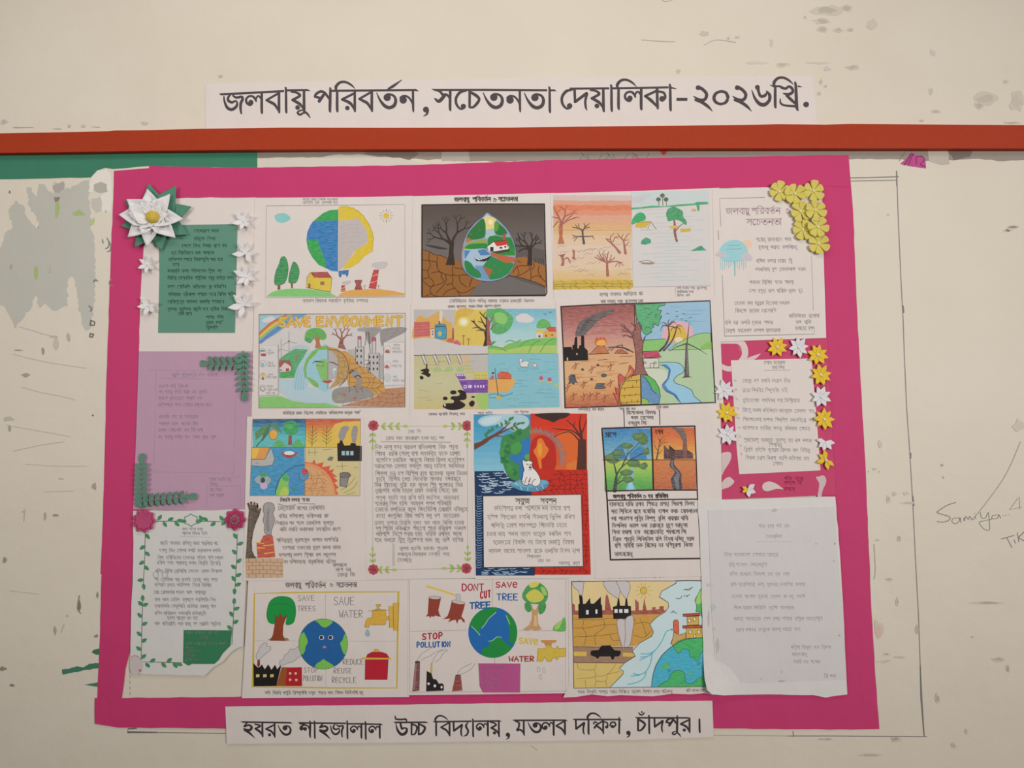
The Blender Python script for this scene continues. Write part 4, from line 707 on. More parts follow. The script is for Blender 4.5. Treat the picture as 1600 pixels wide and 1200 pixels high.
T.p('half_tree', 'tree half dead and half green').f('3a2c28', [790,480,810,400,798,330,815,310,822,130,830,125,832,475], 'p'); T.f('8f4a3c', [825,470,825,180,845,220,865,240,850,300,860,400,878,475], 'c')
T.f('4f9f58', [825,120,900,110,960,105,1010,130,1080,190,1082,240,1040,320,950,362,890,345,870,290,880,240,850,200,825,190], 'c', 1); T.f('7fb85c', [900,160,980,150,1030,200,1000,260,920,240], 'c', 1)
for x in (880,910,940,970,1000): T.l('3f8a50', 1, [x,290,x+8,345], 0, 'c')
for q in ([810,330,20,740,290,14,690,230,8],[740,290,10,685,300,5],[720,265,8,670,225,5],[815,290,16,775,220,9,765,190,5],[790,245,8,740,235,5],[820,210,14,770,160,9,755,140,5],[790,180,8,810,145,5],[800,325,12,745,320,7,720,330,4],[705,250,6,700,215,4]): T.taper('3a2c28', q)
T.taper('8f4a3c', [860,240,14,885,195,9,890,160,5]); T.taper('8f4a3c', [865,310,14,905,265,9,925,255,5])
for x in (885,900,915): T.l('3f8a50', .9, [870,470,x,430])
T.p('caption'); hand(T, 700, 782, 477.5, 3.8, P, .6, -.015); hand(T, 670, 728, 645.5, 3.8, P, .6, -.01); hand(T, 747, 775, 644, 3.6, P, .6, -.01); hand(T, 803, 825, 642.5, 3.6, P, .6, -.01); T.done()
# ---- half burnt earth with tree, thick black frame
T = Thing('drawing_sheet', 'black framed drawing with a tree on a half brick half green earth and wind turbine', 'drawing', (998, 555), LV+.0024)
T.paper([868,470,1000,466,1123,461,1131,646,878,652], PAP)
T.v(860, 460, 5.926).p('dry_sky').grad(98, 113, 785, 570, ['8f4a45','a05a52','b0726a','c08a76','c99878'], 'c', 3, 7, -.037, 122)
for i in range(22): x, y = rn.uniform(100, 560), rn.uniform(120, 380); T.l('93504a', .7, [x,y,x+rn.uniform(90, 220),y-6], 0, 'c')
T.p('dry_ground').grad(122, 556, 830, 1048, ['cc9a6c','cf9f70','d0a06c','c98a52','b05a35'], 'c', 3, 9, -.028, 137)
for i in range(34): x, y = rn.uniform(150, 560), rn.uniform(590, 990); T.l('bd7a3e', 1.1, [x,y,x+rn.uniform(50, 130),y-5], 0, 'c')
for x, y in ((235,655),(385,690),(560,660),(310,830),(560,815),(160,860),(215,935),(310,940),(430,930),(505,955),(370,935)): T.l('94472a', 1.4, [x-30,y+20,x,y-5,x+30,y-15], 1, 'c'); T.l('94472a', 1.4, [x-5,y-25,x+5,y,x-10,y+40], 1, 'c')
for q in ([440,610,525,600],[640,575,760,570],[635,645,720,630]): T.l('8a4a2c', 1, q, 0, 'c')
for x, y in ((440,655),(298,695),(382,785)): T.e('3f3535', x, y, 15, 12, 'c', 7)
T.p('stump').f('4a464a', [168,760,190,740,228,742,238,790,255,825,230,815,215,838,195,820,165,838,172,800]); T.p('log').fo('55525a', '2f2a2c', .7, [430,825,505,825,490,845,515,865,480,875,410,872]); T.e('4a464a', 495,750,28,17)
T.p('volcano').fo('b56a3c', '5a3526', .8, [352,555,400,520,430,485,460,475,500,480,545,545]); T.f('c9482c', [418,468,415,430,432,395,445,415,462,395,480,408,500,395,520,440,510,470,470,478], 'c', 1); T.f('dca03a', [428,468,430,440,445,425,470,420,500,425,515,450,500,472], 'c', 1); T.fo('a85f3c', '5a3526', .7, [590,545,620,515,660,510,700,530,720,548])
T.p('factory'); KB = '1f1b1b'; T.f(KB, [118,488,195,485,205,520,205,465,220,470,228,395,248,392,250,500,265,500,268,470,285,470,285,382,312,380,315,490,345,520,350,610,120,618], 'p'); T.f('c9a24a', [150,590,162,580,165,612,152,614]); T.e('b5906a', 245, 552, 8, 10)
T.f('5f5350', [232,380,245,320,270,260,330,220,400,185,500,150,600,140,540,190,460,230,400,290,350,340,310,378,270,385], 'c', 1); T.f('4c4341', [270,370,285,300,330,240,400,215,360,270,310,330], 'c', 1)
T.p('green_side').f('8db0c4', [782,90,1478,62,1490,510,850,520,782,300], 'c')
for i in range(16): x, y = rn.uniform(1080, 1300), rn.uniform(110, 300); T.l('789cb8', .7, [x,y,x+rn.uniform(80, 170),y-4], 0, 'c')
T.f('d5a0a8', [1045,330,1090,270,1200,250,1300,290,1320,400,1250,440,1050,430], 'c', 1); T.f('cda73c', [1090,330,1160,290,1230,300,1260,360,1250,430,1100,440], 'c', 1); T.e('d9c7a8', 1190, 420, 38, 26)
T.fo('7db55f', '2f4a30', .7, [860,425,1060,412,1090,440,1000,525,850,528]); T.fo('93b876', '3a4a30', .7, [1090,515,1150,470,1250,415,1350,370,1440,355,1485,360,1490,508]); T.f('7db04e', [1390,500,1420,460,1485,440,1490,505], 'c', 1)
T.f('a9bd95', [855,525,1490,508,1528,1000,850,1020], 'c'); T.f('c3c6ae', [870,690,1010,690,1080,730,1060,830,1000,860,900,750], 'c', 1)
for q in ([1070,180,1085,172,1100,182],[1160,160,1172,155,1182,160],[1160,205,1172,200,1182,206],[1225,180,1235,175,1245,182],[1205,230,1215,225,1225,232],[1285,218,1298,212,1308,218],[1245,248,1255,240,1266,248]): T.l('4a5a6a', .9, q)
T.p('river').f('8cb8cc', [1010,635,1100,628,1190,640,1232,680,1230,720,1180,750,1145,790,1160,820,1240,850,1310,890,1330,940,1400,1000,1200,1008,1180,960,1110,910,1050,880,1035,840,1080,780,1105,700,1060,655], 'c'); T.f('3f78b0', [1020,650,1080,655,1115,700,1100,780,1060,835,1090,880,1170,930,1205,1005,1180,985,1140,935,1070,905,1035,840,1085,775,1095,700], 'c')
T.l('35403f', .9, [1010,632,1100,627,1190,638,1234,680,1230,722,1180,750,1143,790,1160,822,1240,850,1310,890,1330,940,1400,998], 1); T.l('35403f', .8, [1020,655,1070,655,1108,700,1085,775,1035,838,1060,885,1120,915,1180,965,1205,1005], 1)
T.p('house').fo('c9c2b4', '2f2b2a', .8, [860,590,1003,590,1003,680,865,682]); T.fo('b53a55', '4a2028', .7, [850,530,990,522,1028,580,868,588]); T.o('3a3634', .7, [925,640,958,635,958,680,925,680]); T.o('3a3634', .7, [865,625,885,625,885,640,865,640]); T.o('3a3634', .7, [962,625,980,625,980,640,962,640])
T.p('palm_tree'); KT = '4a2f2a'
T.taper(KT, [1010,525,20,1065,470,18,1100,380,16,1090,300,10]); T.taper(KT, [1050,520,18,1120,440,14,1155,360,12,1168,310,8])
for q in ([1090,295,9,1050,260,8,1020,270,3],[1090,295,9,1040,290,8,1020,340,3],[1095,290,9,1090,250,7,1110,230,3],[1095,290,9,1140,255,8,1160,270,3],[1095,295,9,1140,300,8,1165,330,3],[1095,290,8,1125,250,6,1150,245,3],[1168,305,8,1130,310,6,1120,340,3],[1170,305,8,1200,290,6,1225,300,3],[1170,305,8,1195,320,6,1210,360,3],[1168,300,8,1180,280,6,1200,285,3]): T.taper(KT, q)
T.p('wind_turbine').f('4a3f3c', [1252,460,1270,460,1285,760,1320,765,1215,775,1240,755]); T.f('7a716c', [1262,480,1268,480,1275,740,1262,740]); T.taper('4a3a38', [1265,455,12,1275,360,9,1286,255,2]); T.taper('4a3a38', [1262,455,12,1160,490,7,1100,530,3]); T.taper('4a3a38', [1265,455,12,1360,500,8,1455,560,2])
T.p('half_tree', 'tree half bare and half leafy').f('4f9f68', [785,95,900,88,1070,78,1060,100,1010,110,990,140,1030,150,1010,190,1030,200,1010,250,1000,290,950,270,960,300,930,320,940,345,890,380,850,340,840,280,815,250,785,180], 'c'); T.o('2f4a38', .8, [785,95,900,88,1070,78,1060,100,1010,110,990,140,1030,150,1010,190,1030,200,1010,250,1000,290,950,270,960,300,930,320,940,345,890,380,850,340,840,280,815,250,785,180])
for q in ([870,130,910,128,930,140],[900,190,930,180,940,165],[890,220,910,215],[970,190,985,180,970,215],[940,290,970,270],[870,320,900,300,920,310]): T.l('2f6a48', 1.2, q, 0, 'c')
T.fo('8a5048', '3f2a26', .9, [780,330,790,280,815,260,840,300,835,370,850,430,880,385,860,450,850,530,855,620,870,690,905,745,760,750,790,690,795,600,785,500,770,420,750,360]); 
for q in ([770,380,22,720,330,14,650,285,6],[700,320,10,690,290,6,660,275,4],[740,350,14,690,340,8,650,355,4],[690,340,8,660,320,4],[760,400,14,710,380,9,660,375,4],[790,300,18,770,280,10,745,265,4],[800,270,14,795,200,8,790,110,5],[700,375,8,670,395,4]): T.taper('6a3c36', q)
for q in ([530,490,8,600,488,11,680,495,12,770,535,8],[590,490,7,560,525,3],[600,490,8,640,470,7,670,475,3],[670,480,7,660,455,3],[690,500,7,720,520,4],[560,500,6,530,520,3]): T.taper('3a2a28', q)
T.p('flames').f('bd4a3a', [735,655,770,690,775,735,720,760,680,790,640,850,630,1020,605,960,580,910,610,920,600,860,640,870,630,800,625,755,650,735,690,770,720,720], 'c', 1); T.f('d08a45', [740,690,755,720,710,770,690,760,725,720], 'c'); T.o('6a2a28', .7, [735,655,775,700,770,740,700,775,640,850,630,1020,605,960,580,910,612,925,600,860,638,880,630,800,627,755,650,738,690,772,722,722])
T.p('globe').fo('c9a034', '4a3a22', .9, [833,742,760,755,700,790,655,860,640,940,650,1020,838,1020]); T.f('5a86ac', [838,745,900,750,960,790,1005,860,1018,940,1005,1015,845,1020]); T.f('4fa848', [850,745,920,760,975,800,1010,870,1005,920,960,890,930,850,900,800], 'c'); T.f('8fb04a', [848,960,890,970,910,1000,950,1010,940,1018,848,1020], 'c'); T.o('2f3a3a', .9, [838,742,900,750,960,790,1005,860,1018,940,1005,1015,842,1020])
T.l('2f3a3a', .9, [850,752,890,790,930,850,935,880,980,920], 1); T.l('2f3a3a', .7, [845,960,890,970,920,1005], 1)
for y in (800,865,935,1000): T.l('5a4526', .8, [655 if y > 840 else 690,y+3,835,y-8])
for x, y in ((755,770),(730,795),(765,850),(690,880),(790,925),(690,945),(740,935),(660,1000),(755,985),(810,990),(800,810),(710,1005)): T.l('5a4526', .8, [x,y-12,x-5,y+12])
T.p('frame_line'); T.o('332624', 1.6, [98,112,480,92,1060,75,1478,58,1490,330,1528,1000,850,1025,640,1035,137,1050,120,500]); T.l('4a3330', .9, [780,95,785,330])
T.p('caption'); hand(T, 939, 1005, 469, 4.4, P, .7, -.015); hand(T, 904, 950, 637.5, 3.8, P, .6); hand(T, 968, 998, 637, 3.6, P, .6); hand(T, 1026, 1048, 634.5, 3.6, P, .6); T.done()
# ================================================================ drawings, third row
KR = 0.94
# ---- two seasons picture over a poem
T = Thing('drawing_sheet', 'sheet with a blue and yellow earth picture above a poem beside a smoking chimney', 'drawing', (478, 778), LV+.0018, k=KR)
T.paper([386,651,480,650,569,648,572,780,574,907,380,907,383,780], PAP)
T.v(375, 640, 4.444).p('blue_half').grad(88, 66, 455, 262, ['23557a','3f93a6','4fa9ac','55a8a4'], 'c', 2, 4); T.f('3385ac', [80,262,447,262,445,598,70,598], 'c')
for i in range(16): x, y = rn.uniform(90, 380), rn.uniform(280, 580); T.l('2a76a0', .9, [x,y,x+40,y+8], 0, 'c')
T.p('palm').f('4f7a4a', [105,160,150,120,200,100,180,150,140,190,110,210], 'c'); T.f('4a7a4a', [200,95,260,105,295,170,240,130], 'c'); T.f('3f7048', [205,100,200,160,150,230,160,170,185,120], 'c')
T.taper('3a4a38', [115,255,8,150,210,6,195,150,5,215,100,3])
T.p('sun').fo('d09a3a', '8a5a30', .8, [232,138,255,150,262,175,250,200,230,208,208,195,202,165,215,145], 1)
T.p('tree').f('8a4538', [338,170,358,170,362,245,334,245]); T.f('2f8f4f', [300,130,310,95,350,78,390,90,405,125,395,165,360,178,320,168], 'c', 1); T.e('3fa05a', 345, 120, 26, 20)
T.p('bushes').f('4fa058', [230,260,245,225,275,210,300,235,320,258], 'c', 1); T.f('4fa058', [365,260,380,225,405,205,430,235,450,258], 'c', 1)
T.p('hut').f('d08a3a', [82,265,205,262,170,345,80,343]); T.f('d9a83f', [82,268,140,266,110,340,80,340]); T.fo('a9a19c', '5f5a58', .7, [80,345,172,345,215,265,240,340,225,385,150,395,80,388]); T.l('5f5a58', .6, [110,365,130,378])
T.p('boat').f('9a3f34', [285,290,320,310,370,308,400,290,385,320,345,335,305,325], 'c', 1); T.e('d3ccc8', 342, 302, 36, 14)
T.p('fish').fo('8f9da0', '5a6a70', .6, [98,485,130,455,165,450,200,465,218,490,195,520,150,525,115,510], 1); T.e('b79fc0', 165, 530, 26, 24); T.e('2f2826', 158, 490, 16, 19); T.f('3f9058', [140,465,155,430,175,440,180,465], 'c', 1)
T.p('burnt_half').grad(458, 66, 835, 262, ['b8502f','c97f38','cca63f','cfae4a'], 'c', 3, 4); T.f('c3b07a', [452,262,832,262,825,598,448,598], 'c'); T.f('cfa93f', [620,160,660,100,720,84,834,80,832,256,610,256], 'c')
for x in (500, 600):
    T.l('6a5a34', .9, [x,255,x+4,110])
    for y in (150,175,200,225): T.l('6a5a34', .7, [x-28,y-14,x+2,y+12,x+36,y-18])
for q in ([480,275,480,318],[520,268,520,318],[470,300,540,296],[575,280,640,274],[670,395,740,390],[710,370,712,420],[790,405,820,400]): T.l('8a7a55', .8, q)
for q in ([700,560,760,520,800,470],[720,580,790,540,815,500],[740,590,800,575]): T.l('8a7a55', .8, q, 1)
T.f('6a6664', [605,345,625,325,650,330,640,355,615,355], 'c')
T.p('factory'); T.f('2b2423', [675,235,690,232,695,212,712,215,715,232,725,250,765,248,770,232,800,230,808,250,845,252,845,358,678,358], 'p')
T.p('window', of='factory')
for x in (705,735,765): T.fo('8fb3b3', '3f4a4a', .6, [x,288,x+24,286,x+24,318,x,318])
T.p('smoke').f('8d8482', [690,205,685,170,705,125,740,112,760,130,740,160,725,200,705,215], 'c', 1); T.p('smoke').f('8d8482', [778,215,772,170,785,120,805,112,818,130,812,190,800,232,785,230], 'c', 1)
T.p('waste_bin').fo('7f7672', '4f4644', .8, [695,440,760,440,755,470,740,540,695,530]); T.fo('6a615e', '4a4240', .7, [695,450,715,436,755,440,768,460,740,472,705,470], 1)
T.p('flames'); T.f('c9482c', [448,362,500,370,515,345,528,378,580,365,570,400,625,390,618,425,655,410,640,440,675,465,650,470,680,495,655,508,685,540,665,555,685,590,600,598,450,420], 'c')
T.p('globe'); a = [(math.cos(-math.pi+i*math.pi/2/14), math.sin(-math.pi+i*math.pi/2/14)) for i in range(15)]
T.f('2f7fae', [(448+200*x, 590+205*y) for x, y in a] + [(448,598),(246,598)], 'c'); b_ = [(math.cos(-math.pi/2+i*math.pi/2/14), math.sin(-math.pi/2+i*math.pi/2/14)) for i in range(15)]
T.f('d0844a', [(448+215*x, 592+222*y) for x, y in b_] + [(448,598)], 'c'); T.f('c9925f', [(448+200*x, 595+205*y) for x, y in b_] + [(448,598)], 'c'); crack(T, '96683f', .6, 452, 430, 600, 596, 4, 6, 21)
T.f('7db04a', [250,596,265,530,290,460,320,440,340,470,335,520,335,590], 'c', 1); T.f('a9b84a', [275,596,300,540,330,550,332,594], 'c', 1); T.e('2f7f7a', 375, 550, 14, 20); T.f('3f9a58', [290,455,320,440,338,470,330,500,300,490], 'c', 1)
T.l('38424a', .9, [(448+202*x, 590+207*y) for x, y in a]); T.e('3f86aa', 443, 452, 34, 42); T.o('38607a', .7, [(443+34*math.cos(i*.35), 452+42*math.sin(i*.35)) for i in range(18)]); T.e('b52a4a', 449, 432, 21, 23)
T.p('frame_line'); T.o('8a7f78', .7, [88,66,838,62,832,598,68,598], st='g'); T.l('6a6258', .7, [85,262,675,262]); T.l('7a7268', .7, [457,66,447,598])
T.p('bare_tree').f('4f4030', [62,700,55,670,48,650,62,645,72,670,70,640,85,637,85,668,98,640,108,645,104,672,118,645,124,652,112,690,110,715,112,680,128,675,125,700,140,680,148,690,132,740,110,790,92,850,82,920,85,980,100,1015,118,1032,38,1034,45,960,50,860,55,780], 'c'); T.f('5f4a38', [68,720,85,700,92,760,75,860,65,980,55,980,60,840], 'c')
for x in (75,92,112): T.f('a5605a', [x-4,655,x+5,652,x+1,668], 'c')
T.p('chimney').f('b5472c', [165,872,215,868,228,880,245,1025,120,1030,130,960,140,920], 'c'); T.f('b5472c', [115,920,160,925,165,1028,122,1030], 'c')
for q in ([112,922,165,930],[165,945,230,938],[112,960,172,962],[170,1000,235,990]): T.l('d9a84f', 1.6, q)
T.fo('958d8a', '6a6462', .8, [180,865,168,830,172,800,160,770,168,730,160,690,170,655,200,645,230,655,240,690,228,720,240,760,232,800,218,840,215,868], 1); T.f('7f7876', [185,840,180,780,190,700,205,690,200,760,205,840], 'c', 1)
T.p('brick_base').f('bf9a7a', [38,1034,300,1032,298,1165,42,1170], 'c')
for y in (1060,1085,1115,1142): T.l('946a4a', .7, [42,y,160,y-3,296,y+2])
for j, y in enumerate((1036,1060,1085,1115,1142)):
    for x in range(60+(j % 2)*25, 290, 50): T.l('946a4a', .7, [x,y,x+2,y+25])
T.p('handwriting'); hand(T, 438, 485, 779, 4.6, '2f2826', .9, -.006)
T.l('8f8784', 1.6, [265,655,320,668,385,662], 1, 'g'); T.l('8f8784', 1.4, [410,650,520,655], 1, 'g')
for q in ((265,620,683,1),(270,635,737,2),(245,640,787,3),(278,695,830,4),(255,690,905,5),(295,720,957,6),(270,705,1008,7),(305,680,1055,8),(645,795,1078,9),(665,780,1110,10),(680,815,1145,11)): hand(T, 375+q[0]/4.444, 375+q[1]/4.444, 640+q[2]/4.444-2, 5.2, '77706d', .65, -.006, q[3], fill=.9)
T.done()
# ---- essay with floral border
T = Thing('essay_sheet', 'densely pencilled essay sheet with red flowers at four corners', 'sheet', (657, 776), LV+.0022, k=KR)
T.paper([568,651,660,649,744,646,746,770,747,903,573,906,570,780], PAP)
T.v(565, 645, 4.615).p('border_line'); 
for q in ([330,97,620,97],[78,130,80,990],[762,130,765,985],[235,1130,590,1125],[120,95,330,97],[620,97,730,97],[110,1132,240,1130],[590,1122,720,1118]): T.l('a0958c' if abs(q[2]-q[0]) < 300 and q[1] < 200 else '8f8580', .8, q, 0, 'g')
def rosette(x, y, R):
    T.p('red_flower')
    for i in range(8): a = i*.7854; T.e('a8283a', x+R*.62*math.cos(a), y+R*.62*math.sin(a), R*.4, R*.4)
    T.e('8f2233', x, y, R*.55); T.e('6a2a2a', x, y, R*.25)
def spray(x, y, dx, dy, n=3, s_=36):
    T.p('leaf_spray')
    for i in range(n):
        cx, cy = x+dx*s_*1.5*i, y+dy*s_*1.5*i; a = math.atan2(dy, dx)
        leafv(T, '9fae52', cx, cy, s_*1.25, s_*.62, a-.75); leafv(T, '93a548', cx, cy, s_*1.25, s_*.62, a+.75)
    leafv(T, '9fae52', x+dx*s_*1.5*n, y+dy*s_*1.5*n, s_*1.2, s_*.7, math.atan2(dy, dx)); T.l('6a7a3a', .6, [x,y,x+dx*s_*1.5*n,y+dy*s_*1.5*n])
for x, y in ((85,92),(762,93),(85,1130),(755,1122)): rosette(x, y, 38)
spray(145,97,1,0,3,34); spray(725,97,-1,0,2,34); spray(80,145,0,1,2,30); spray(762,140,0,1,2,28); spray(80,1080,0,-1,2,28); spray(765,1068,0,-1,2,28); spray(122,1132,1,0,2,32); spray(718,1122,-1,0,2,34)
T.p('handwriting'); hand(T, 638, 660, 672, 4.6, '98908c', .6); hand(T, 603, 698, 682.5, 5, '7d7572', .65); T.l('8f8784', 1.2, [140,208,640,212], 0, 'g')
for i, y in enumerate((238,285,332,375,428,468,512,552,603,645,688,733,785,825,865,908)): hand(T, 565+(95+(i % 3)*5)/4.615, 565+(700 if i in (8,9) else 750)/4.615, 645+y/4.615-.5, 5.8, '776f6c' if i != 8 and i != 12 else '8d8683', .72, -.003, i, .78)
for i, (a, b, y) in enumerate(((275,650,968),(260,660,1010),(260,400,1050))): hand(T, 565+a/4.615, 565+b/4.615, 645+y/4.615, 5, '857d79', .65, -.003, i)
T.l('b0a7a3', 3, [230,945,232,1100], 0, 'g'); T.done()
# ---- polar bear
T = Thing('drawing_sheet', 'blue and red painting of a white polar bear on ice above a poem panel', 'drawing', (832, 770), LV+.0026, k=KR)
T.paper([735,646,830,643,926,640,931,770,935,902,742,905,738,780], PAP)
T.v(730, 635, 4.444).p('sky').grad(45, 55, 440, 450, ['3f88ac','4a93b4','5c9db8','6ba6bd','7fb0c0'], 'p', 2, 6)
T.f('9fb9c2', [75,110,100,75,170,60,280,55,400,65,430,110,400,160,340,180,270,150,200,130,120,140], 'p', 1); T.f('b5c6ca', [90,105,150,75,240,70,200,110,130,130], 'p', 1)
T.p('sea').f('1d3557', [50,450,250,448,300,500,440,560,445,610,470,1115,468,1175,60,1175], 'p')
for i in range(46):
    x, y = rn.uniform(55, 300), rn.uniform(455, 600); T.l('b9c6d0', .9, [x,y,x+18,y+5,x+rn.uniform(35, 60),y+2], 1, 'p')
for y in range(620, 1130, 17): T.l('8fa5b8', .8, [60+rn.uniform(0, 12),y,78,y+8,100+rn.uniform(-5, 6),y+2], 1, 'p')
for i in range(26):
    x, y = rn.uniform(70, 400), rn.uniform(1122, 1168); T.l('9fb2c2', .8, [x,y,x+20,y+4,x+44,y], 1, 'p')
T.p('branch'); T.f('6a3f30', [48,258,90,246,130,222,150,240,110,268,50,302], 'p'); T.taper('6a3f30', [120,240,26,220,180,14,300,110,5], 'p'); T.taper('6a3f30', [170,215,14,270,165,9,370,118,4], 'p'); T.taper('6a3f30', [190,205,8,250,208,5,290,210,3], 'p')
for x, y, a in ((130,205,-1.2),(150,190,-1.6),(185,170,-2),(200,150,-1.1),(245,140,-1.9),(260,125,-.6),(290,105,-1.2),(300,95,-.8),(280,120,-2.2),(320,135,-.9),(345,125,-.4),(370,118,-.2),(330,140,.6),(300,150,.5),(140,215,-2.2),(160,180,-1)): leafv(T, '3f7a3f', x, y, 34, 17, a, 'p')
T.p('green_earth').f('3f7f4a', [245,215,300,190,350,180,400,155,440,150,440,370,400,380,385,430,380,500,330,515,280,480,250,400,230,330], 'p', 1)
for i in range(46): a = rn.uniform(2.0, 4.6); T.e(rn.choice(('3a7a44','2f6f40','478a4c')), 385+130*math.cos(a)*rn.uniform(.75, 1.15), 330+165*math.sin(a)*rn.uniform(.8, 1.02), 16, 13, 'p', 8)
T.f('2f6fa8', [370,250,400,225,435,215,440,330,410,340,390,380,375,420,350,400,320,380,290,360,310,335,360,330,375,300], 'p', 1); T.f('2f6fa8', [360,470,380,400,400,470,380,520], 'p', 1); T.f('4a9048', [310,270,350,245,375,265,370,310,330,335,305,310], 'p', 1); T.f('5a9a48', [400,340,438,330,438,370,410,368], 'p', 1)
T.p('red_sky').grad(440, 50, 832, 450, ['c2331f','c93a22','cd4524','cf4f26','d05a2a'], 'p', 2, 8); T.f('b02a20', [440,260,520,200,600,250,620,380,600,450,560,500,445,500], 'p', 1)
T.f('d0702f', [690,380,830,360,832,440,690,440], 'p'); T.f('cf5f2a', [620,200,760,180,760,360,660,380], 'p', 1)
T.p('smoke').f('3a2826', [475,52,700,45,690,75,640,90,600,110,560,95,520,85], 'p', 1); 
for i in range(34):
    a = -1.75+i*.06; x, y = 470+175*math.cos(a), 360+175*math.sin(a); L_ = rn.uniform(26, 46); T.l('8a6a66', 1.5, [x-4,y,x+L_*math.cos(a)+rn.uniform(-6, 6),y+L_*math.sin(a)+rn.uniform(-5, 5)], 0, 'p'); T.l('9d7f7a', .8, [x+6,y+5,x+L_*.8*math.cos(a),y+4+L_*.8*math.sin(a)], 0, 'p')
T.p('flame').f('d8732a', [490,230,520,225,545,270,565,300,540,350,515,370,518,420,505,440,495,400,485,360,460,310,480,280], 'p', 1); T.f('dc9236', [495,260,515,260,520,310,505,350,490,310], 'p', 1)
T.p('bare_tree').f('4f2a22', [770,235,800,225,825,230,830,440,758,440,768,340], 'p'); T.taper('4f2a22', [795,250,24,790,180,16,780,120,9,790,60,5], 'p'); T.taper('4f2a22', [780,200,14,740,140,9,690,95,4], 'p'); T.taper('4f2a22', [785,210,12,730,170,8,650,160,7,585,150,3], 'p'); T.taper('4f2a22', [780,240,10,720,180,8,660,185,6,600,215,3], 'p'); T.taper('4f2a22', [800,180,8,820,120,6,830,90,3], 'p'); T.taper('4f2a22', [740,140,6,750,100,3], 'p')
T.p('cracked_red_land').f('b82a1d', [445,440,835,440,858,1168,468,1168,445,610], 'p'); crack(T, '741c16', .8, 450, 445, 834, 608, 9, 5, 31); crack(T, '741c16', .7, 802, 612, 842, 1110, 2, 14, 32, .2); crack(T, '741c16', .7, 470, 1118, 850, 1166, 9, 2, 33)
T.f('b82a1d', [445,440,560,440,600,470,560,520,520,560,445,560], 'p', 1)
T.p('ice_floe').fo('6a9fb8', '3f6f8a', .8, [300,545,340,520,400,515,500,510,550,515,565,540,540,570,480,590,400,588,350,575], 1, 'p'); T.f('4f86a5', [310,545,380,560,480,560,560,535,545,568,480,588,400,586,350,572], 'p', 1)
for q in ([330,530,350,545],[370,560,380,580],[420,565,422,585],[480,565,490,585],[520,550,530,570]): T.l('cfdbe0', .8, q, 0, 'p')
T.p('polar_bear').fo('d6cfca', '332b2a', .9, [382,378,395,372,402,380,430,376,445,382,455,385,450,405,455,425,470,440,490,465,505,495,510,525,495,548,470,555,450,545,430,540,415,550,398,545,380,530,378,515,385,490,388,460,395,440,388,415,385,395], 1, 'p')
for q in ([400,535,405,510,415,490],[425,540,430,515,440,495],[450,545,455,520,475,505],[380,525,390,520],[412,400,425,405],[430,410,440,408],[440,425,448,430]): T.l('332b2a', .9, q, 1)
T.e('332b2a', 437, 424, 10, 7, 'p'); T.e('332b2a', 416, 402, 4, 4, 'p', 8); T.e('332b2a', 441, 405, 4, 4, 'p', 8); T.l('332b2a', .8, [428,438,438,442,448,436], 1); T.f('7a4a48', [425,520,440,500,435,525], 'p')
T.p('poem_panel').f(PAP, [110,622,790,612,805,1112,115,1118], 'a'); T.o('3a3a44', .9, [110,622,790,612,805,1112,115,1118])
T.p('handwriting', of='poem_panel'); x = word(T, ['s','b','u','j'], 805, 779.5, 7.5, '3a3433', .95); word(T, ['s','b','p','n'], 844, 779.5, 7, '3a3433', .9); T.l('6a6462', .7, [420,688,620,684], 0, 'g')
for i, (a, b, y) in enumerate(((185,720,702),(140,780,762),(165,720,820),(138,780,880),(180,765,938),(150,785,998),(415,520,1040),(490,620,1068),(635,780,1085))): hand(T, 730+a/4.444, 730+b/4.444, 635+y/4.444-1.2, 6 if i < 6 else 4.6, '5f5856' if i < 6 else '7d7673', .7, -.004, i, 0.8)
T.done()
# ---- before and after
T = Thing('drawing_sheet', 'black framed before and after drawing with river and road above handwritten text', 'drawing', (1020, 770), LV+.0030, k=KR)
T.paper([925,649,1020,644,1126,640,1128,790,1108,900,930,904,927,780], PAP)
T.v(920, 635, 4.706).p('before_half').grad(105, 162, 462, 395, ['2f78a8','4588ac','5f98b0','7aa5b2'], 'c', 3, 5); T.f('2f6f9a', [120,385,225,280,250,300,285,390], 'c'); T.f('2f78a8', [300,345,380,285,405,300,430,390,300,390], 'c'); T.grad(115, 395, 468, 618, ['a9b548','93b54a','78ae48','5a9f42','4a943f'], 'c', 2, 5)
T.f('6fa9c0', [310,470,330,460,330,540,320,560,345,615,275,618,280,580,300,550], 'c', 1); T.f('8fbfd0', [290,560,320,560,330,612,290,615], 'c')
T.p('tree'); KT = '2f3a2a'
for q in ([190,620,30,200,540,22,205,500,14],[205,510,14,190,440,10,175,400,6],[205,500,14,240,450,10,320,385,8,405,345,4],[240,450,9,290,350,8,340,300,6,390,245,3],[210,570,12,250,545,8,310,540,3],[215,550,8,235,510,5,290,490,3],[350,370,7,390,345,5],[280,350,7,290,320,4]): T.taper(KT, q)
for x, y, a, b in ((160,375,55,32),(215,345,48,28),(280,290,48,26),(370,225,62,36),(400,255,40,26),(330,420,62,30),(400,440,36,28),(280,490,50,26),(290,540,40,26),(425,330,28,30),(180,400,50,22)):
    T.f('4a6a3a', [(x+a*math.cos(i*.57)*rn.uniform(.7, 1.15), y+b*math.sin(i*.57)*rn.uniform(.7, 1.15)) for i in range(11)], 'c', 3); T.f('5a7d42', [(x-6+a*.55*math.cos(i*.57)*rn.uniform(.7, 1.15), y-5+b*.5*math.sin(i*.57)*rn.uniform(.7, 1.15)) for i in range(11)], 'c', 3)
word(T, ['a','aa','e','g'], 945.5, 676.5, 6.5, '2b2a30', 1.0, -.03)
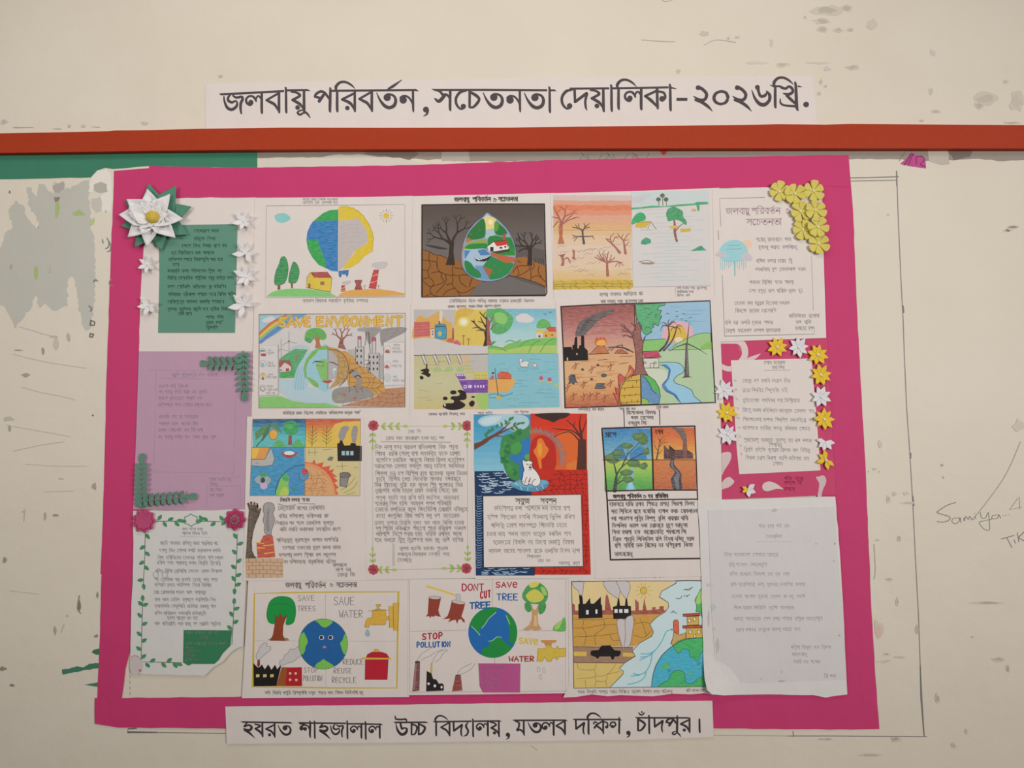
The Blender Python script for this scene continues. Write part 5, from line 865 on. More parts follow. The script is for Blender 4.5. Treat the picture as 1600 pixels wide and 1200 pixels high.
T.p('after_half').grad(465, 155, 780, 390, ['bd5428','c96a2c','cf8a35','d09f45'], 'c', 3, 4); T.grad(472, 390, 790, 615, ['c07034','bd6a34','b86432','ad5a30'], 'c', 2, 5)
T.p('bare_tree'); 
for q in ([498,390,12,510,330,8,525,240,4],[512,330,7,490,300,4,478,250,2],[515,300,6,545,270,4,585,262,2],[520,270,5,540,230,3,560,222,2],[512,345,5,482,340,2],[520,250,4,505,225,2],[530,265,4,570,240,2],[515,350,5,540,320,2]): T.taper('4a2c22', q)
T.p('factory').f('5a3230', [552,285,590,318,590,282,632,320,690,318,692,260,720,258,724,320,765,345,768,385,552,388], 'c'); T.f('3f2523', [552,285,575,388,590,388,590,282,632,320,635,388,552,388], 'c'); T.f('77463f', [692,262,720,260,722,385,695,385], 'c'); T.f('6a5550', [610,155,680,160,710,190,720,255,690,255,670,215,640,180], 'c', 1)
T.p('road').f('3f3a3c', [605,388,625,390,630,430,665,470,682,500,680,540,685,608,625,610,610,570,605,530,630,480,595,440,600,405], 'c', 1); T.f('6d676a', [610,395,620,400,620,440,650,475,668,500,662,545,665,608,645,608,635,560,625,530,645,485,608,440], 'c', 1)
word(T, ['E','kh','n'], 1023, 672, 6.5, '4a2a22', 1.0, -.02, sx=.75)
T.p('frame_line'); KF = '35231f'
T.l(KF, 2.4, [97,162,460,150,780,145]); T.l(KF, 2.2, [97,162,115,400,135,690,160,1128]); T.l(KF, 1.8, [780,145,790,400,800,682]); T.l(KF, 2.4, [460,152,470,400,475,612]); T.l(KF, 2.2, [125,622,470,615,798,615]); T.l(KF, 2, [138,690,800,682]); T.l(KF, 1.2, [800,682,812,900,824,1118]); T.l(KF, 2.4, [160,1128,480,1122,824,1118]); T.l(KF, 1, [105,395,785,392])
T.l(KF, 1.1, [258,25,262,150]); T.l(KF, 1.1, [520,25,523,135])
T.p('handwriting'); x = word(T, ['j','l','b','aa','Y','u'], 958, 773.5, 5.5, '33292a', .95, -.01, sx=.85); x = word(T, ['p','i','r','b','t','reph','n'], x+3, 773, 5.5, '33292a', .95, -.01, sx=.8); glyph(T, 'O', x+2, 773, 5.5, '33292a', 0, 'i', .9, 3); x = word(T, ['E','r'], x+10, 773, 5.5, '33292a', .95, -.01, sx=.8); word(T, ['pr','i','t','i','k','aa','r'], x+4, 772.6, 5.5, '33292a', .95, -.01, sx=.72)
for i, (a, b, y) in enumerate(((280,500,45),(310,500,82),(290,455,122))): hand(T, 920+a/4.706, 920+b/4.706, 635+y/4.706-2, 5, '4f4644', .8, -.01, i, .8)
for i, (a, b, y) in enumerate(((152,760,715),(165,790,768),(165,755,820),(172,790,872),(172,745,920),(180,800,972),(190,805,1018),(190,375,1080))): hand(T, 920+a/4.706, 920+b/4.706, 635+y/4.706-1.5, 5.8, '443b39', .85, -.008, i, .75)
T.done()
# ================================================================ drawings, bottom row
KB4 = .85
# ---- save trees, save water
T = Thing('drawing_sheet', 'yellow framed drawing of a blue earth with eyes, tap and red cooking pot', 'drawing', (508, 1000), LV+.0008, k=KB4)
T.paper([388,905,500,905,639,904,639,1089,378,1091,383,1000], PAP)
T.v(375, 895, 6.0).p('frame_line', 'yellow frame'); T.o('b59a34', 2.2, [135,195,480,185,1000,180,1485,178,1470,1080,900,1080,420,1072,120,1072]); T.l('8f8580', .7, [800,200,800,430], 0, 'g'); T.l('9d948f', .7, [140,636,550,640], 0, 'g'); T.l('9d948f', .7, [1010,642,1470,642], 0, 'g'); T.l('9d948f', .7, [805,900,805,1075], 0, 'g')
T.p('tree').f('78683c', [260,630,290,610,440,610,465,632,420,640], 'c'); T.f('7f3820', [325,395,350,400,370,385,395,385,420,400,448,395,425,440,405,500,402,580,425,636,282,636,308,580,322,500], 'p'); T.fo('178038', '186a34', .7, [250,400,255,350,270,290,300,250,350,225,410,222,470,235,510,280,522,340,520,400,505,460,470,485,430,480,440,400,400,415,375,380,355,415,330,395,325,470,290,475,262,450], 1, 'p'); T.l('166a30', .8, [290,310,350,290,440,295,500,330], 1)
T.p('tap').fo('c09220', '8a6a20', .6, [1435,282,1488,280,1478,545,1440,540]); T.fo('c29522', '8a6a20', .6, [1395,312,1435,308,1438,515,1400,515]); T.fo('c09220', '8a6a20', .6, [1240,352,1365,345,1370,405,1395,410,1395,440,1370,445,1362,485,1240,490,1215,480,1208,515,1170,510,1178,450,1200,425,1240,420]); T.fo('b8902a', '7a6020', .5, [1270,300,1320,295,1318,315,1300,318,1302,338,1328,340,1262,345,1285,335,1282,318]); T.l('a08028', 1, [1205,358,1390,352])
T.p('water_drip').fo('7d9d9d', '5a7a7a', .5, [1195,530,1215,570,1208,592,1190,594,1175,580,1180,555], 1)
T.p('globe').e('1d5488', 780, 668, 230, 236, 'p', 44); Gc = '6fa848'
T.f(Gc, [(780+228*math.cos(a), 668+234*math.sin(a)) for a in [-1.92+.11*i for i in range(7)]] + [(868,448),(865,470),(830,500),(795,515),(760,500),(740,475),(715,455)], 'p')
T.f(Gc, [(780+228*math.cos(a), 668+234*math.sin(a)) for a in [1.1+.16*i for i in range(6)]] + [(700,880),(720,850),(755,830),(780,808),(815,830),(850,850),(870,865)], 'p')
T.f(Gc, [(780+228*math.cos(a), 668+234*math.sin(a)) for a in [2.72+.12*i for i in range(8)]] + [(600,555),(630,620),(636,655),(615,690),(610,730),(590,765)], 'p')
T.f(Gc, [(780+228*math.cos(a), 668+234*math.sin(a)) for a in [-.42+.12*i for i in range(8)]] + [(975,765),(955,720),(938,660),(962,630),(975,590),(985,570)], 'p')
T.o('2a5a4a', .6, [(780+230*math.cos(i*.15), 668+236*math.sin(i*.15)) for i in range(42)])
for x, y in ((765,607),(850,607)): T.e('bdb8bb', x, y, 24, 22, 'p'); T.e('1f1c22', x-2, y, 16, 17, 'p'); T.e('55506a', x+2, y+4, 5, 5, 'p')
T.f('a56a9a', [775,690,795,685,810,692,800,706,782,706], 'p', 1)
T.p('factory'); T.f('181414', [125,845,150,872,170,890,188,880,205,858,232,905,265,858,295,910,328,862,350,905,378,868,385,880,365,960,340,1062,128,1065], 'p')
T.p('window', of='factory')
for x in (150,217,283): T.f('b5ab6a', [x,952,x+32,950,x+32,978,x,980], 'p')
T.p('factory'); T.f('8a4a22', [390,885,440,885,430,1062,340,1062], 'p'); T.f('a01a26', [440,888,580,885,582,1062,425,1062], 'p'); T.f('7a2a26', [165,812,185,812,188,860,175,888,160,870], 'p')
T.p('window', of='factory')
for x, y in ((470,943),(522,943),(470,1003),(528,1005)): T.e('c3a87a', x, y, 13, 13, 'p', 8)
T.p('smoke').fo('b3aaa7', '7a7472', .7, [160,812,150,775,170,735,190,690,230,655,255,665,250,690,285,690,285,720,245,755,205,790,185,812], 1); T.p('smoke').fo('b0a8a5', '7a7472', .7, [375,868,370,830,405,810,420,770,450,750,470,715,510,715,548,690,555,720,575,780,540,800,500,835,450,845,400,868])
T.p('cooking_pot').fo('a51c2c', '6a1a22', .6, [1175,815,1390,815,1380,1000,1172,1000], 0, 'p'); T.fo('a51c2c', '6a1a22', .6, [1180,795,1195,765,1240,742,1320,742,1375,760,1398,795], 0, 'p'); T.l('bf9a34', 2.6, [1150,802,1410,805]); T.fo('bf9a34', '7a6020', .5, [1255,725,1275,715,1305,725,1302,742,1262,742])
T.p('lettering', 'grey outlined slogans'); LG = '77706e'
cap(T, 'SAVE', 545, 212, 30, 50, LG, .8); cap(T, 'TREES', 540, 312, 27, 46, LG, .8, .3); cap(T, 'SAUE', 880, 228, 40, 72, LG, .9, .25); cap(T, 'WATER', 930, 352, 38, 66, LG, .9, .2); cap(T, 'STOP', 600, 890, 25, 44, LG, .7, .35); cap(T, 'POLLUTION', 593, 965, 17, 48, LG, .7, .25); cap(T, 'REDUCE', 965, 810, 27, 48, LG, .8, .22); cap(T, 'REUSE', 880, 895, 27, 46, LG, .8, .3); cap(T, 'RECYCLE', 862, 982, 26, 48, LG, .8, .28)
T.p('caption'); x = word(T, ['j','l','b','aa','Y','u'], 446, 911, 7.5, '5f5856', .8, -.008, sx=.8); x = word(T, ['p','i','r','b','t','reph','n'], x+6, 911, 7.5, '5f5856', .8, -.008, sx=.85); glyph(T, 'O', x+6, 911, 6, '5f5856', 0, 'i', .8, 3); word(T, ['s','e','c','t','n','t','aa'], x+16, 910.5, 7, '5f5856', .8, -.006, sx=.8)
hand(T, 414, 575, 1080.5, 4.5, '6b6462', .65, -.003, 3); T.done()
# ---- dont cut tree
T = Thing('drawing_sheet', 'drawing lettered DONT CUT TREE with tree stumps, axe and a green blue earth', 'drawing', (765, 992), LV+.0014, k=KB4)
T.paper([637,905,760,904,894,902,895,1083,760,1085,637,1086], PAP)
T.v(630, 895, 6.0).p('frame_line'); T.o('8f8682', .7, [55,50,60,1118,1520,1110,1525,60,800,55], st='g'); T.l('8f8682', .7, [60,550,590,538], 0, 'g'); T.l('8f8682', .7, [1080,540,1520,545], 0, 'g'); T.l('8f8682', .7, [838,60,838,320], 0, 'g'); T.l('6f6764', .8, [857,790,857,850], 0, 'g')
T.p('stump').f('84382a', [240,228,355,225,350,260,330,350,340,390,355,412,330,410,300,400,285,415,265,405,255,425,240,405,210,412,230,385,235,300], 'p'); T.fo('b3a29c', '7a5a52', .6, [240,230,270,218,330,222,355,232,330,246,270,245], 1)
T.p('stump').f('84382a', [455,265,580,290,565,350,545,410,575,440,578,470,555,455,545,435,520,440,505,478,490,440,465,445,420,465,440,430,372,435,415,405,435,350], 'p'); T.fo('b3a29c', '7a5a52', .6, [455,262,500,255,560,272,582,290,530,295,470,280], 1)
T.p('axe').f('c4a834', [215,115,235,118,490,200,500,215,470,215,330,165,220,138], 'c'); T.fo('a9a39f', '7a7472', .5, [495,205,525,200,538,225,530,265,500,258], 1)
T.p('tree').f('b08352', [1195,260,1215,330,1240,350,1265,300,1285,265,1275,340,1260,400,1265,480,1300,530,1240,545,1200,530,1160,545,1120,530,1180,490,1205,430,1205,360], 'c'); T.f('c9a272', [1230,400,1250,400,1255,500,1225,500], 'c')
T.f('2f8438', [1115,215,1130,170,1165,120,1220,95,1280,95,1325,130,1355,180,1350,250,1300,290,1200,290,1135,260], 'c', 1); T.f('2a8038', [1140,290,1180,265,1205,340,1180,370,1145,345], 'c', 1); T.f('2a8038', [1270,300,1320,270,1340,310,1320,370,1275,385], 'c', 1); T.f('b8b040', [1150,220,1190,170,1240,155,1290,185,1320,230,1280,270,1200,275], 'c', 1); T.f('bdb445', [1180,110,1230,82,1275,95,1250,130,1200,140], 'c', 1); T.f('8fb048', [1290,130,1330,150,1345,210,1310,200], 'c', 1)
T.p('bush').f('4f9a3f', [1405,540,1430,480,1480,450,1515,420,1520,542], 'c', 1); T.f('93b050', [1440,470,1490,450,1460,520,1420,530], 'c', 1)
T.p('globe').e('1d5c98', 840, 560, 230, 238, 'p', 44); Gc = '1c7a35'
T.f(Gc, [(840+228*math.cos(a), 560+236*math.sin(a)) for a in [-2.9+.13*i for i in range(11)]] + [(890,332),(860,385),(800,430),(770,480),(735,520),(715,515),(720,575),(690,550),(660,515)], 'p')
T.f(Gc, [(840+228*math.cos(a), 560+236*math.sin(a)) for a in [-.9+.115*i for i in range(13)]] + [(1010,660),(985,640),(1000,580),(985,480),(965,410)], 'p')
T.f(Gc, [(840+228*math.cos(a), 560+236*math.sin(a)) for a in [.62+.11*i for i in range(14)]] + [(740,715),(800,690),(810,640),(870,610),(905,600),(940,640),(975,670)], 'p')
for q in ([870,370,800,430,770,480,735,520],[640,500,690,550,720,585],[800,640,830,640,880,600,920,605],[965,400,1000,480]): T.l('a9b8b0', .9, q, 0, 'c')
T.p('chimney').f('6a3638', [112,835,158,840,152,1105,85,1112], 'c'); T.f('8a5a58', [112,850,128,850,110,1100,92,1100], 'c'); T.e('2f2625', 134, 836, 25, 11)
T.p('chimney').f('7f2f24', [490,960,540,960,555,1105,458,1112], 'c'); T.e('3a2a26', 514, 962, 24, 8)
T.p('factory').f('b0943a', [258,845,275,840,272,940,252,940], 'c'); T.f('221d1d', [220,920,240,930,265,942,280,995,310,1000,335,1040,365,1035,382,1055,380,1105,215,1112], 'p'); T.e('cbc3be', 238, 1040, 12, 12); T.e('cbc3be', 297, 1060, 12, 14); T.e('cbc3be', 360, 1072, 10, 13)
for g_ in (([130,825,170,760,220,730,260,705,300,700],[165,825,200,800,250,780,300,745,370,720]),([270,840,310,770,360,730,410,720],[300,840,350,800,370,760,415,725]),([510,950,540,900,580,880,640,850],[530,955,590,930,640,900,675,850])):
    T.p('smoke')
    for q in g_: T.l('857d7a', .8, q, 2, 'g')
T.p('tap').fo('bd9f26', '8a6a20', .6, [1265,710,1340,705,1330,680,1385,680,1395,705,1430,712,1440,690,1455,690,1455,712,1525,705,1522,785,1455,790,1450,815,1435,815,1430,795,1400,800,1390,830,1350,830,1325,790,1305,830,1255,830]); T.f('b0762c', [1290,632,1440,630,1430,655,1395,658,1390,685,1335,685,1320,658,1300,655], 'c')
T.p('water_drip')
for x, y in ((1270,905),(1320,915),(1288,975)): T.o('9d9896', .9, [x,y-25,x+12,y,x+6,y+22,x-10,y+18,x-12,y-5], 1, 'g')
T.p('lettering', 'red slogan letters'); R1, B1, Y1 = '9c2030', '1f5590', 'c2a832'
cap(T, 'D', 550, 105, 45, 62, R1, 1.9); cap(T, 'ONT', 608, 105, 42, 60, R1, 1.7, .25); cap(T, 'CUT', 725, 178, 22, 62, R1, 2, .6, -.15); cap(T, 'SAVe', 870, 88, 40, 48, R1, 1.7, .32); cap(T, 'STOP', 180, 572, 35, 54, R1, 2, .45, -.06); cap(T, 'WATER', 992, 785, 40, 44, '8f2a2a', 1.7, .22)
T.p('lettering', 'blue slogan letters'); cap(T, 'TREE', 625, 282, 42, 56, B1, 2.2, .2, -.05); cap(T, 'TREE', 878, 198, 42, 58, B1, 1.6, .22); cap(T, 'POLLUTION', 128, 652, 26, 46, B1, 1.8, .45, -.02)
T.p('lettering', 'yellow slogan letters'); cap(T, 'SAVe', 1090, 608, 34, 52, Y1, 1.9, .35, .08); T.done()
# ---- city and living earth
T = Thing('drawing_sheet', 'drawing of black factories and car on cracked land beside a blue river earth', 'drawing', (1000, 990), LV+.0020, k=KB4)
T.paper(pair([888,900,1000,898,1116,893,1117,1086,1100,1083,1080,1085,1050,1084,1020,1088,990,1087,970,1086,950,1088,925,1085,900,1089,880,1090,889,1070]) , PAP)
T.v(880, 890, 5.854).p('yellow_sky').f('cbb27c', [78,108,1025,102,1035,120,900,200,880,250,960,300,965,340,930,375,80,420], 'c'); T.f('b8862e', [85,418,920,378,935,395,850,440,795,500,825,570,810,610,700,670,655,700,90,705], 'c')
T.f('8f6a50', [92,705,640,712,635,740,660,790,620,830,560,855,95,850], 'c'); T.f('c3a75a', [95,850,560,855,515,905,550,925,545,960,420,1078,98,1085], 'c')
K2 = '6a4f20'
for q in ([90,450,300,460,420,445,520,460],[95,530,200,535,330,510,480,500],[95,615,230,610,370,600,500,580],[190,460,180,530,210,600,190,690],[370,460,375,530,290,600,300,690],[430,600,460,650,540,640],[640,500,740,480,790,495],[650,600,740,620,800,560],[700,450,740,530,760,610],[640,430,660,480]): T.l(K2, .7, q, 1)
for q in ([130,855,150,910,280,915,300,860],[280,915,290,980,120,1000],[290,980,400,960,480,870],[290,980,300,1010,290,1070],[300,1020,390,1020,400,960],[400,960,520,930],[200,1010,210,1080],[390,1025,400,1070]): T.l('8a7438', .7, q, 1)
T.p('skyline').f('8f3f30', [85,310,105,320,110,375,380,370,388,250,400,222,412,250,440,370,660,375,658,270,690,300,692,370,725,372,735,310,742,252,750,310,765,372,810,370,815,345,845,342,845,365,880,362,880,335,920,335,920,370,945,375,880,408,85,415], 'c')
T.p('sun'); T.fo('c4a034', '7a6a24', .8, [(735+30*math.cos(i*.35), 192+32*math.sin(i*.35)) for i in range(18)]); 
for i in range(10): a = i*.628; T.l('b08f34', .7, [735+42*math.cos(a),192+44*math.sin(a),735+75*math.cos(a),192+75*math.sin(a)])
K3 = '1b1717'
T.p('factory').f(K3, [138,320,150,310,145,232,170,228,178,265,182,315,205,312,245,258,250,310,280,312,345,248,345,318,355,320,360,440,140,448], 'p'); T.p('window', of='factory'); T.r('cfc8c4', 210,370,232,410,'p'); T.r('cfc8c4', 295,365,313,403,'p')
T.p('factory').f(K3, [455,340,490,330,500,265,512,262,520,330,565,330,572,262,585,265,592,330,620,335,622,450,458,450], 'p')
for x in (468,512,558): T.r('cfc8c4', x,362,x+(30 if x < 550 else 38),396,'p')
S1 = 'b5aaa8'
for q in ([78,112,110,108,182,108,185,150,175,225,150,232,135,190,100,165],[370,112,490,108,515,150,520,205,505,262,495,262,440,225,400,190],[490,108,590,108,612,150,605,200,580,262,560,250,525,200,505,150],[495,460,570,465,575,560,565,700,545,720,520,640,500,560],[570,455,630,420,645,470,635,560,610,690,560,710,570,600]): T.p('smoke').fo(S1, '6f6866', .8, q, 1)
T.p('road_line').f('c4a238', [95,750,215,752,212,792,97,790], 'c'); T.p('road_line').f('c4a238', [545,760,630,762,655,785,640,798,542,795], 'c'); T.l('5a4a40', .9, [92,705,640,712]); T.l('5a4a40', .9, [95,850,560,855])
T.p('car').f(K3, [248,760,260,740,325,735,350,695,430,692,470,738,525,742,525,775,505,795,470,795,465,815,452,826,440,815,435,795,330,795,325,810,310,815,298,800,255,785], 'p')
T.p('river').f('b3c3c3', [1030,105,1268,102,1285,500,1280,600,1120,620,1000,690,900,780,840,880,810,1000,812,1075,430,1078,545,960,552,928,515,905,560,855,660,790,632,745,700,670,810,610,826,575,793,500,850,440,935,390,968,340,960,300,880,250,895,205], 'c')
T.o('4f4a44', .9, [1030,104,1035,122,900,200,880,250,960,300,966,340,935,385,850,440,793,500,826,572,810,610,700,672,633,745,660,790,560,856,515,905,552,928,545,960,428,1078])if 0 else T.l('4f4a44', .9, [1030,104,1035,122,900,200,880,250,960,300,966,340,935,385,850,440,793,500,826,572,810,610,700,672,633,745,660,790,560,856,515,905,552,928,545,960,428,1078])
for q in ([990,548,940,570,910,640,850,730,780,770,710,770],[850,730,780,790,710,800],[810,780,800,850,760,930,700,960,640,950],[760,930,740,990,680,1030,590,1050],[700,830,760,800,820,770],[620,975,700,965]): T.l('4f9fae', 1.6, q, 2, 'c')
T.p('birds')
for q in ([1100,185,1140,180,1185,160],[1115,178,1150,190,1170,170],[1030,262,1070,265,1085,240],[1100,240,1130,240,1160,230],[1130,250,1145,235],[980,395,1010,392,1040,400],[995,385,1008,378,1020,385]): T.l('3f3a3a', .9, q, 1)
T.p('tree').fo('3fa04a', '2f4f34', .8, [1268,180,1245,200,1225,240,1205,280,1215,310,1220,350,1215,385,1250,390,1275,440,1278,300], 1); T.f('8fb85c', [1240,210,1265,195,1268,290,1230,320,1215,290], 'c', 1)
T.p('house').fo('c09a34', '5a3f24', .8, [1130,430,1240,425,1240,505,1135,510]); T.fo('c09a34', '5a3f24', .8, [1125,535,1282,530,1282,625,1125,628]); T.fo('a8382c', '5a241c', .8, [1092,408,1250,398,1255,418,1095,430]); T.fo('a8382c', '5a241c', .8, [1090,515,1282,508,1282,530,1092,538])
T.p('window', of='house')
for x, y in ((1155,468),(1202,455),(1162,572),(1240,570)): T.fo('cfc2b0', '5a3f24', .7, [x-13,y-16,x+12,y-18,x+13,y+14,x-12,y+16])
T.fo('cfc2b0', '5a3f24', .7, [1192,595,1212,592,1214,620,1194,622]); T.p('water_tank'); T.fo('c4502c', '5a2f1c', .8, [1008,475,1020,460,1045,460,1055,480,1058,590,1012,570]); T.fo('b98f4a', '5a3f24', .8, [1012,570,1060,598,1090,590,1122,575,1122,630,1060,650,1000,690,985,680,1005,620]); T.e('5a5a55', 995, 548, 8, 8)
T.p('earth'); T.f('2f9ab0', [808,1075,815,1000,840,900,900,790,1000,700,1120,640,1282,622,1290,1070], 'c'); T.f('2f9f55', [1000,690,1060,655,1120,635,1282,625,1282,740,1250,780,1245,820,1210,830,1190,800,1160,800,1150,740,1110,725,1080,740,1060,770,1030,740], 'c', 2); T.f('2f9f55', [870,1070,920,1030,960,1010,1000,940,1060,920,1110,950,1120,1030,1180,1040,1240,990,1285,980,1290,1068], 'c', 2); T.f('3fa05c', [895,915,920,860,960,850,980,880,940,900,905,925], 'c', 2); T.f('3fa05c', [1150,930,1170,930,1188,975,1165,970], 'c', 2)
T.l('2f4a4a', 1, [808,1075,815,1000,840,900,900,790,1000,700,1120,640,1282,622], 1); T.l('2f4f3a', .7, [1000,690,1030,740,1060,770,1080,740,1110,725,1150,740,1160,800,1190,800,1210,830,1245,820,1250,780,1282,740], 1); T.l('2f4f3a', .7, [870,1070,920,1030,960,1010,1000,940,1060,920,1110,950,1120,1030,1180,1040,1240,990,1285,980], 1)
for x, y in ((970,922),(1238,860),(1275,895)): T.o('2f5a4a', .7, [(x+14*math.cos(i*.8), y+12*math.sin(i*.8)) for i in range(8)])
T.p('frame_line'); T.l('5a514c', 1, [75,110,85,420,92,750,98,1085,420,1080,800,1075,1300,1070]); T.l('5a514c', 1, [75,110,500,104,1030,104]); T.l('332f30', 1.6, [1030,104,1130,100,1270,102]); T.l('3f3a3a', .9, [1268,102,1285,520,1300,1068])
T.p('caption'); hand(T, 950, 1042, 899.5, 4.2, '6b6462', .65, -.012, 1); hand(T, 903, 1055, 1079, 4.5, '7d7572', .65, -.004, 2); hand(T, 1072, 1106, 1077, 4, '7d7572', .6, 0, 3); T.done()
# ================================================================ side sheets
# ---- white sheet with the green poem
single('backing_sheet', 'white sheet behind the green paper poem with white paper flowers', 'sheet', [234,312,292,309,400,308.5,398,420,396,549,217,551,219,480,222,420,226,370], PAP, LV-.0008)
T = Thing('poem_sheet', 'green paper poem sheet glued on white under the big lotus flower', 'sheet', (310, 435), LV)
T.paper([248,352,371,350,369,440,367,520,247,520,249,430], '5a8571')
T.v(160, 230, 3.635).p('handwriting'); GI = '27473b'
for i, (a, b, y) in enumerate(((520,645,478),(520,650,522),(450,725,562),(390,665,602),(375,705,640),(400,450,668),(370,690,705),(370,740,745),(370,730,795),(375,745,838),(370,690,880),(370,720,922),(430,525,948),(590,700,968),(590,680,998),(590,670,1026))): hand(T, 160+a/3.635, 160+b/3.635, 230+y/3.635-2.5, 4.6, GI, .85, -.004, i, st='i')
T.done()
# ---- mauve sheet
T = Thing('poem_sheet', 'mauve paper poem sheet with green fern leaves at two corners', 'sheet', (300, 672), LV+.0004)
T.paper([217,549,300,549,399,549,394,670,388,797,300,798,208,796,213,670], 'b28c9e')
T.v(190, 530, 4.286).p('ruled_lines'); ML = '8d6c7e'
for q in ([180,210,240,205,560,212],[240,262,725,268],[232,210,215,890],[765,380,750,910],[190,888,750,898],[580,930,795,922],[575,980,570,1120],[795,985,793,1120],[580,985,795,982]): T.l(ML, .7, q, 0, 'g')
T.p('handwriting'); hand(T, 268, 345, 584, 4.6, '84627a', .7, -.002)
for i, (a, b, y) in enumerate(((250,495,315),(250,560,352),(245,550,395),(240,605,438),(250,540,520),(250,535,565),(245,550,608),(245,650,655))): hand(T, 190+a/4.286, 190+b/4.286, 530+y/4.286-2, 4.8, '7a5a70', .7, 0, i, .8)
for i, (a, b, y) in enumerate(((595,745,942),(595,680,972),(590,695,1008),(590,710,1045))): hand(T, 190+a/4.286, 190+b/4.286, 530+y/4.286-2, 4.2, '7a5a70', .6, 0, i)
T.done()
# ---- vine bordered sheet
T = Thing('poem_sheet', 'white handwritten sheet with a hand drawn green vine border below the mauve sheet', 'sheet', (290, 925), LV+.0008, k=.9)
T.paper(rough(pair([208,798,300,798,386,796,384,900,380,1010,372,1012,362,1018,348,1034,334,1042,320,1056,260,1054,205,1053,203,1046,205,960,208,880]), .5, 14, 3), 'cbc4be', raw=True)
T.v(180, 780, 4.138).p('vine_border'); VL = '51463f'
for q in ([260,142,440,142],[545,142,720,146],[195,215,190,400,182,550],[790,225,785,400,775,570],[178,640,172,850,168,1050,300,1055,430,1058],[768,680,760,850,754,940]): T.l(VL, 1.0, q)
for x, y, a in ((275,135,-.9),(310,145,1.0),(340,140,-.5),(385,145,.8),(440,142,3.3),(420,140,.1),(520,142,0),(565,140,-2.1),(600,140,-2.6),(650,148,2.5),(700,140,-2.2),(720,145,2.6),
 (197,225,.9),(192,300,2.5),(192,340,.7),(190,400,2.6),(188,430,.8),(184,520,3.0),(181,545,1.4),(178,660,-1.6),(176,690,-2.3),(176,690,-.4),(174,765,-2.4),(172,815,-.5),(170,885,-2.4),(170,925,-.6),(168,978,-2.5),(168,1030,-.7),(195,1058,.8),(225,1055,-.6),(300,1058,.8),(335,1055,-.7),(375,1058,.9),(395,1062,.3),
 (788,255,-2.2),(790,295,-.4),(786,355,-2.4),(785,412,-.7),(782,450,-2.5),(780,500,-.5),(778,530,-2.2),(776,560,-.4),(772,575,1.6),(768,680,-1.5),(766,715,-.4),(764,760,-2.2),(762,805,-.6),(756,845,-2.4)): leafv(T, '2f7a4a', x, y, 42, 27, a, 'c', '245f3a')
T.o('4f7560', 1.1, [(490+42*math.cos(i*.52)*(1.12 if i % 2 else .88), 135+36*math.sin(i*.52)*(1.12 if i % 2 else .88)) for i in range(12)]); T.f('2f7a4a', [520,140,540,130,552,145,535,158], 'c', 1)
T.p('handwriting'); HC = '857e7b'
hand(T, 285, 315, 825, 3.6, HC, .55); hand(T, 285, 328, 831.5, 4.2, HC, .6); T.l('a39c98', .6, [420,240,620,246], 0, 'g')
for i, (a, b, y) in enumerate(((290,695,285),(285,695,332),(275,690,378),(270,680,412),(260,690,465),(255,665,520),(255,650,555),(250,630,602),(255,655,650),(255,665,692),(255,605,738),(335,550,768),(255,720,805))): hand(T, 180+a/4.138, 180+b/4.138, 780+y/4.138-2.4, 4.8, HC, .65, .004, i, .75)
for x in (262, 320): T.o('8d8683', .8, [(x+18*math.cos(i*.7), 488+20*math.sin(i*.7)) for i in range(9)], st='g')
T.p('torn_residue', 'torn pink tinged residue of a lost flower'); T.f('b8a9a5', [95,1045,110,1012,140,1008,160,1030,178,1060,170,1110,140,1135,100,1120], 'a', 1); T.l('a86f7a', 1.2, [105,1022,125,1012,150,1020,160,1032], 1, 'c'); T.f('a5687a', [150,1105,165,1095,172,1110,158,1120], 'c'); T.done()
T = Thing('note_card', 'dark green note card with two cut corners on the vine bordered sheet', 'note', (325, 1010), LV+.0014, k=.9)
T.paper([287,984.5,362.5,985,360,1009,348,1021,342,1031,335,1037.5,300,1037.5,294,1040,286,1035,286.5,1010], '33744e')
T.v(180, 780, 4.138).p('handwriting')
for i, (a, b, y) in enumerate(((450,675,865),(550,600,895),(455,750,935),(455,530,965),(450,560,985),(455,520,1010),(450,540,1040))): hand(T, 180+a/4.138, 180+b/4.138, 780+y/4.138-2, 4, '1d4a30', .8, 0, i)
T.done()
# ---- hot pink sheet with list
T = Thing('backing_sheet', 'hot pink sheet with torn whitish patches framing a tilted list', 'sheet', (1212, 655), LV+.0004)
T.paper([1115,534,1200,530.5,1292,527,1298,640,1306,773,1220,777,1128,780,1121,640], 'bb3d62')
T.v(1090, 510, 4.139).p('torn_residue', 'whitish torn paper left on the pink'); TR = 'cbb3b0'
T.taper('d0b9b4', [112,105,24,180,98,14,262,98,34,296,125,44,306,185,40,270,240,40,210,275,34,150,255,30,120,215,26,112,160,16,112,110,20], 'a'); T.f('d0b9b4', [100,92,280,90,262,112,150,112,112,150,100,150], 'a')
T.f(TR, [200,292,250,255,300,215,345,195,375,185,410,174,385,202,345,228,290,258,240,288], 'a'); T.f('b85a6c', rough(pair([262,130,280,128,286,150,268,160]), 2, 9, 3), 'a')
T.v(1110, 680, 8.0); T.p('torn_residue').f('c9b0ab', [112,262,140,225,190,210,240,212,262,240,255,300,220,370,180,430,150,490,132,510,118,400], 'a', 1); T.p('torn_residue').f('c9b3ae', [135,640,145,590,190,540,240,522,270,545,298,575,280,610,230,650,180,665,138,680], 'a', 1); T.p('torn_residue').f('cdb8b3', [648,650,660,610,700,585,750,580,820,605,870,640,912,675,870,672,820,672,770,685,720,700,670,690], 'a', 1)
T.p('torn_residue').f('c4aaa6', [1320,525,1365,515,1395,502,1430,515,1448,560,1440,610,1415,660,1395,720,1385,775,1340,778,1350,700,1360,620,1355,590], 'a', 1)
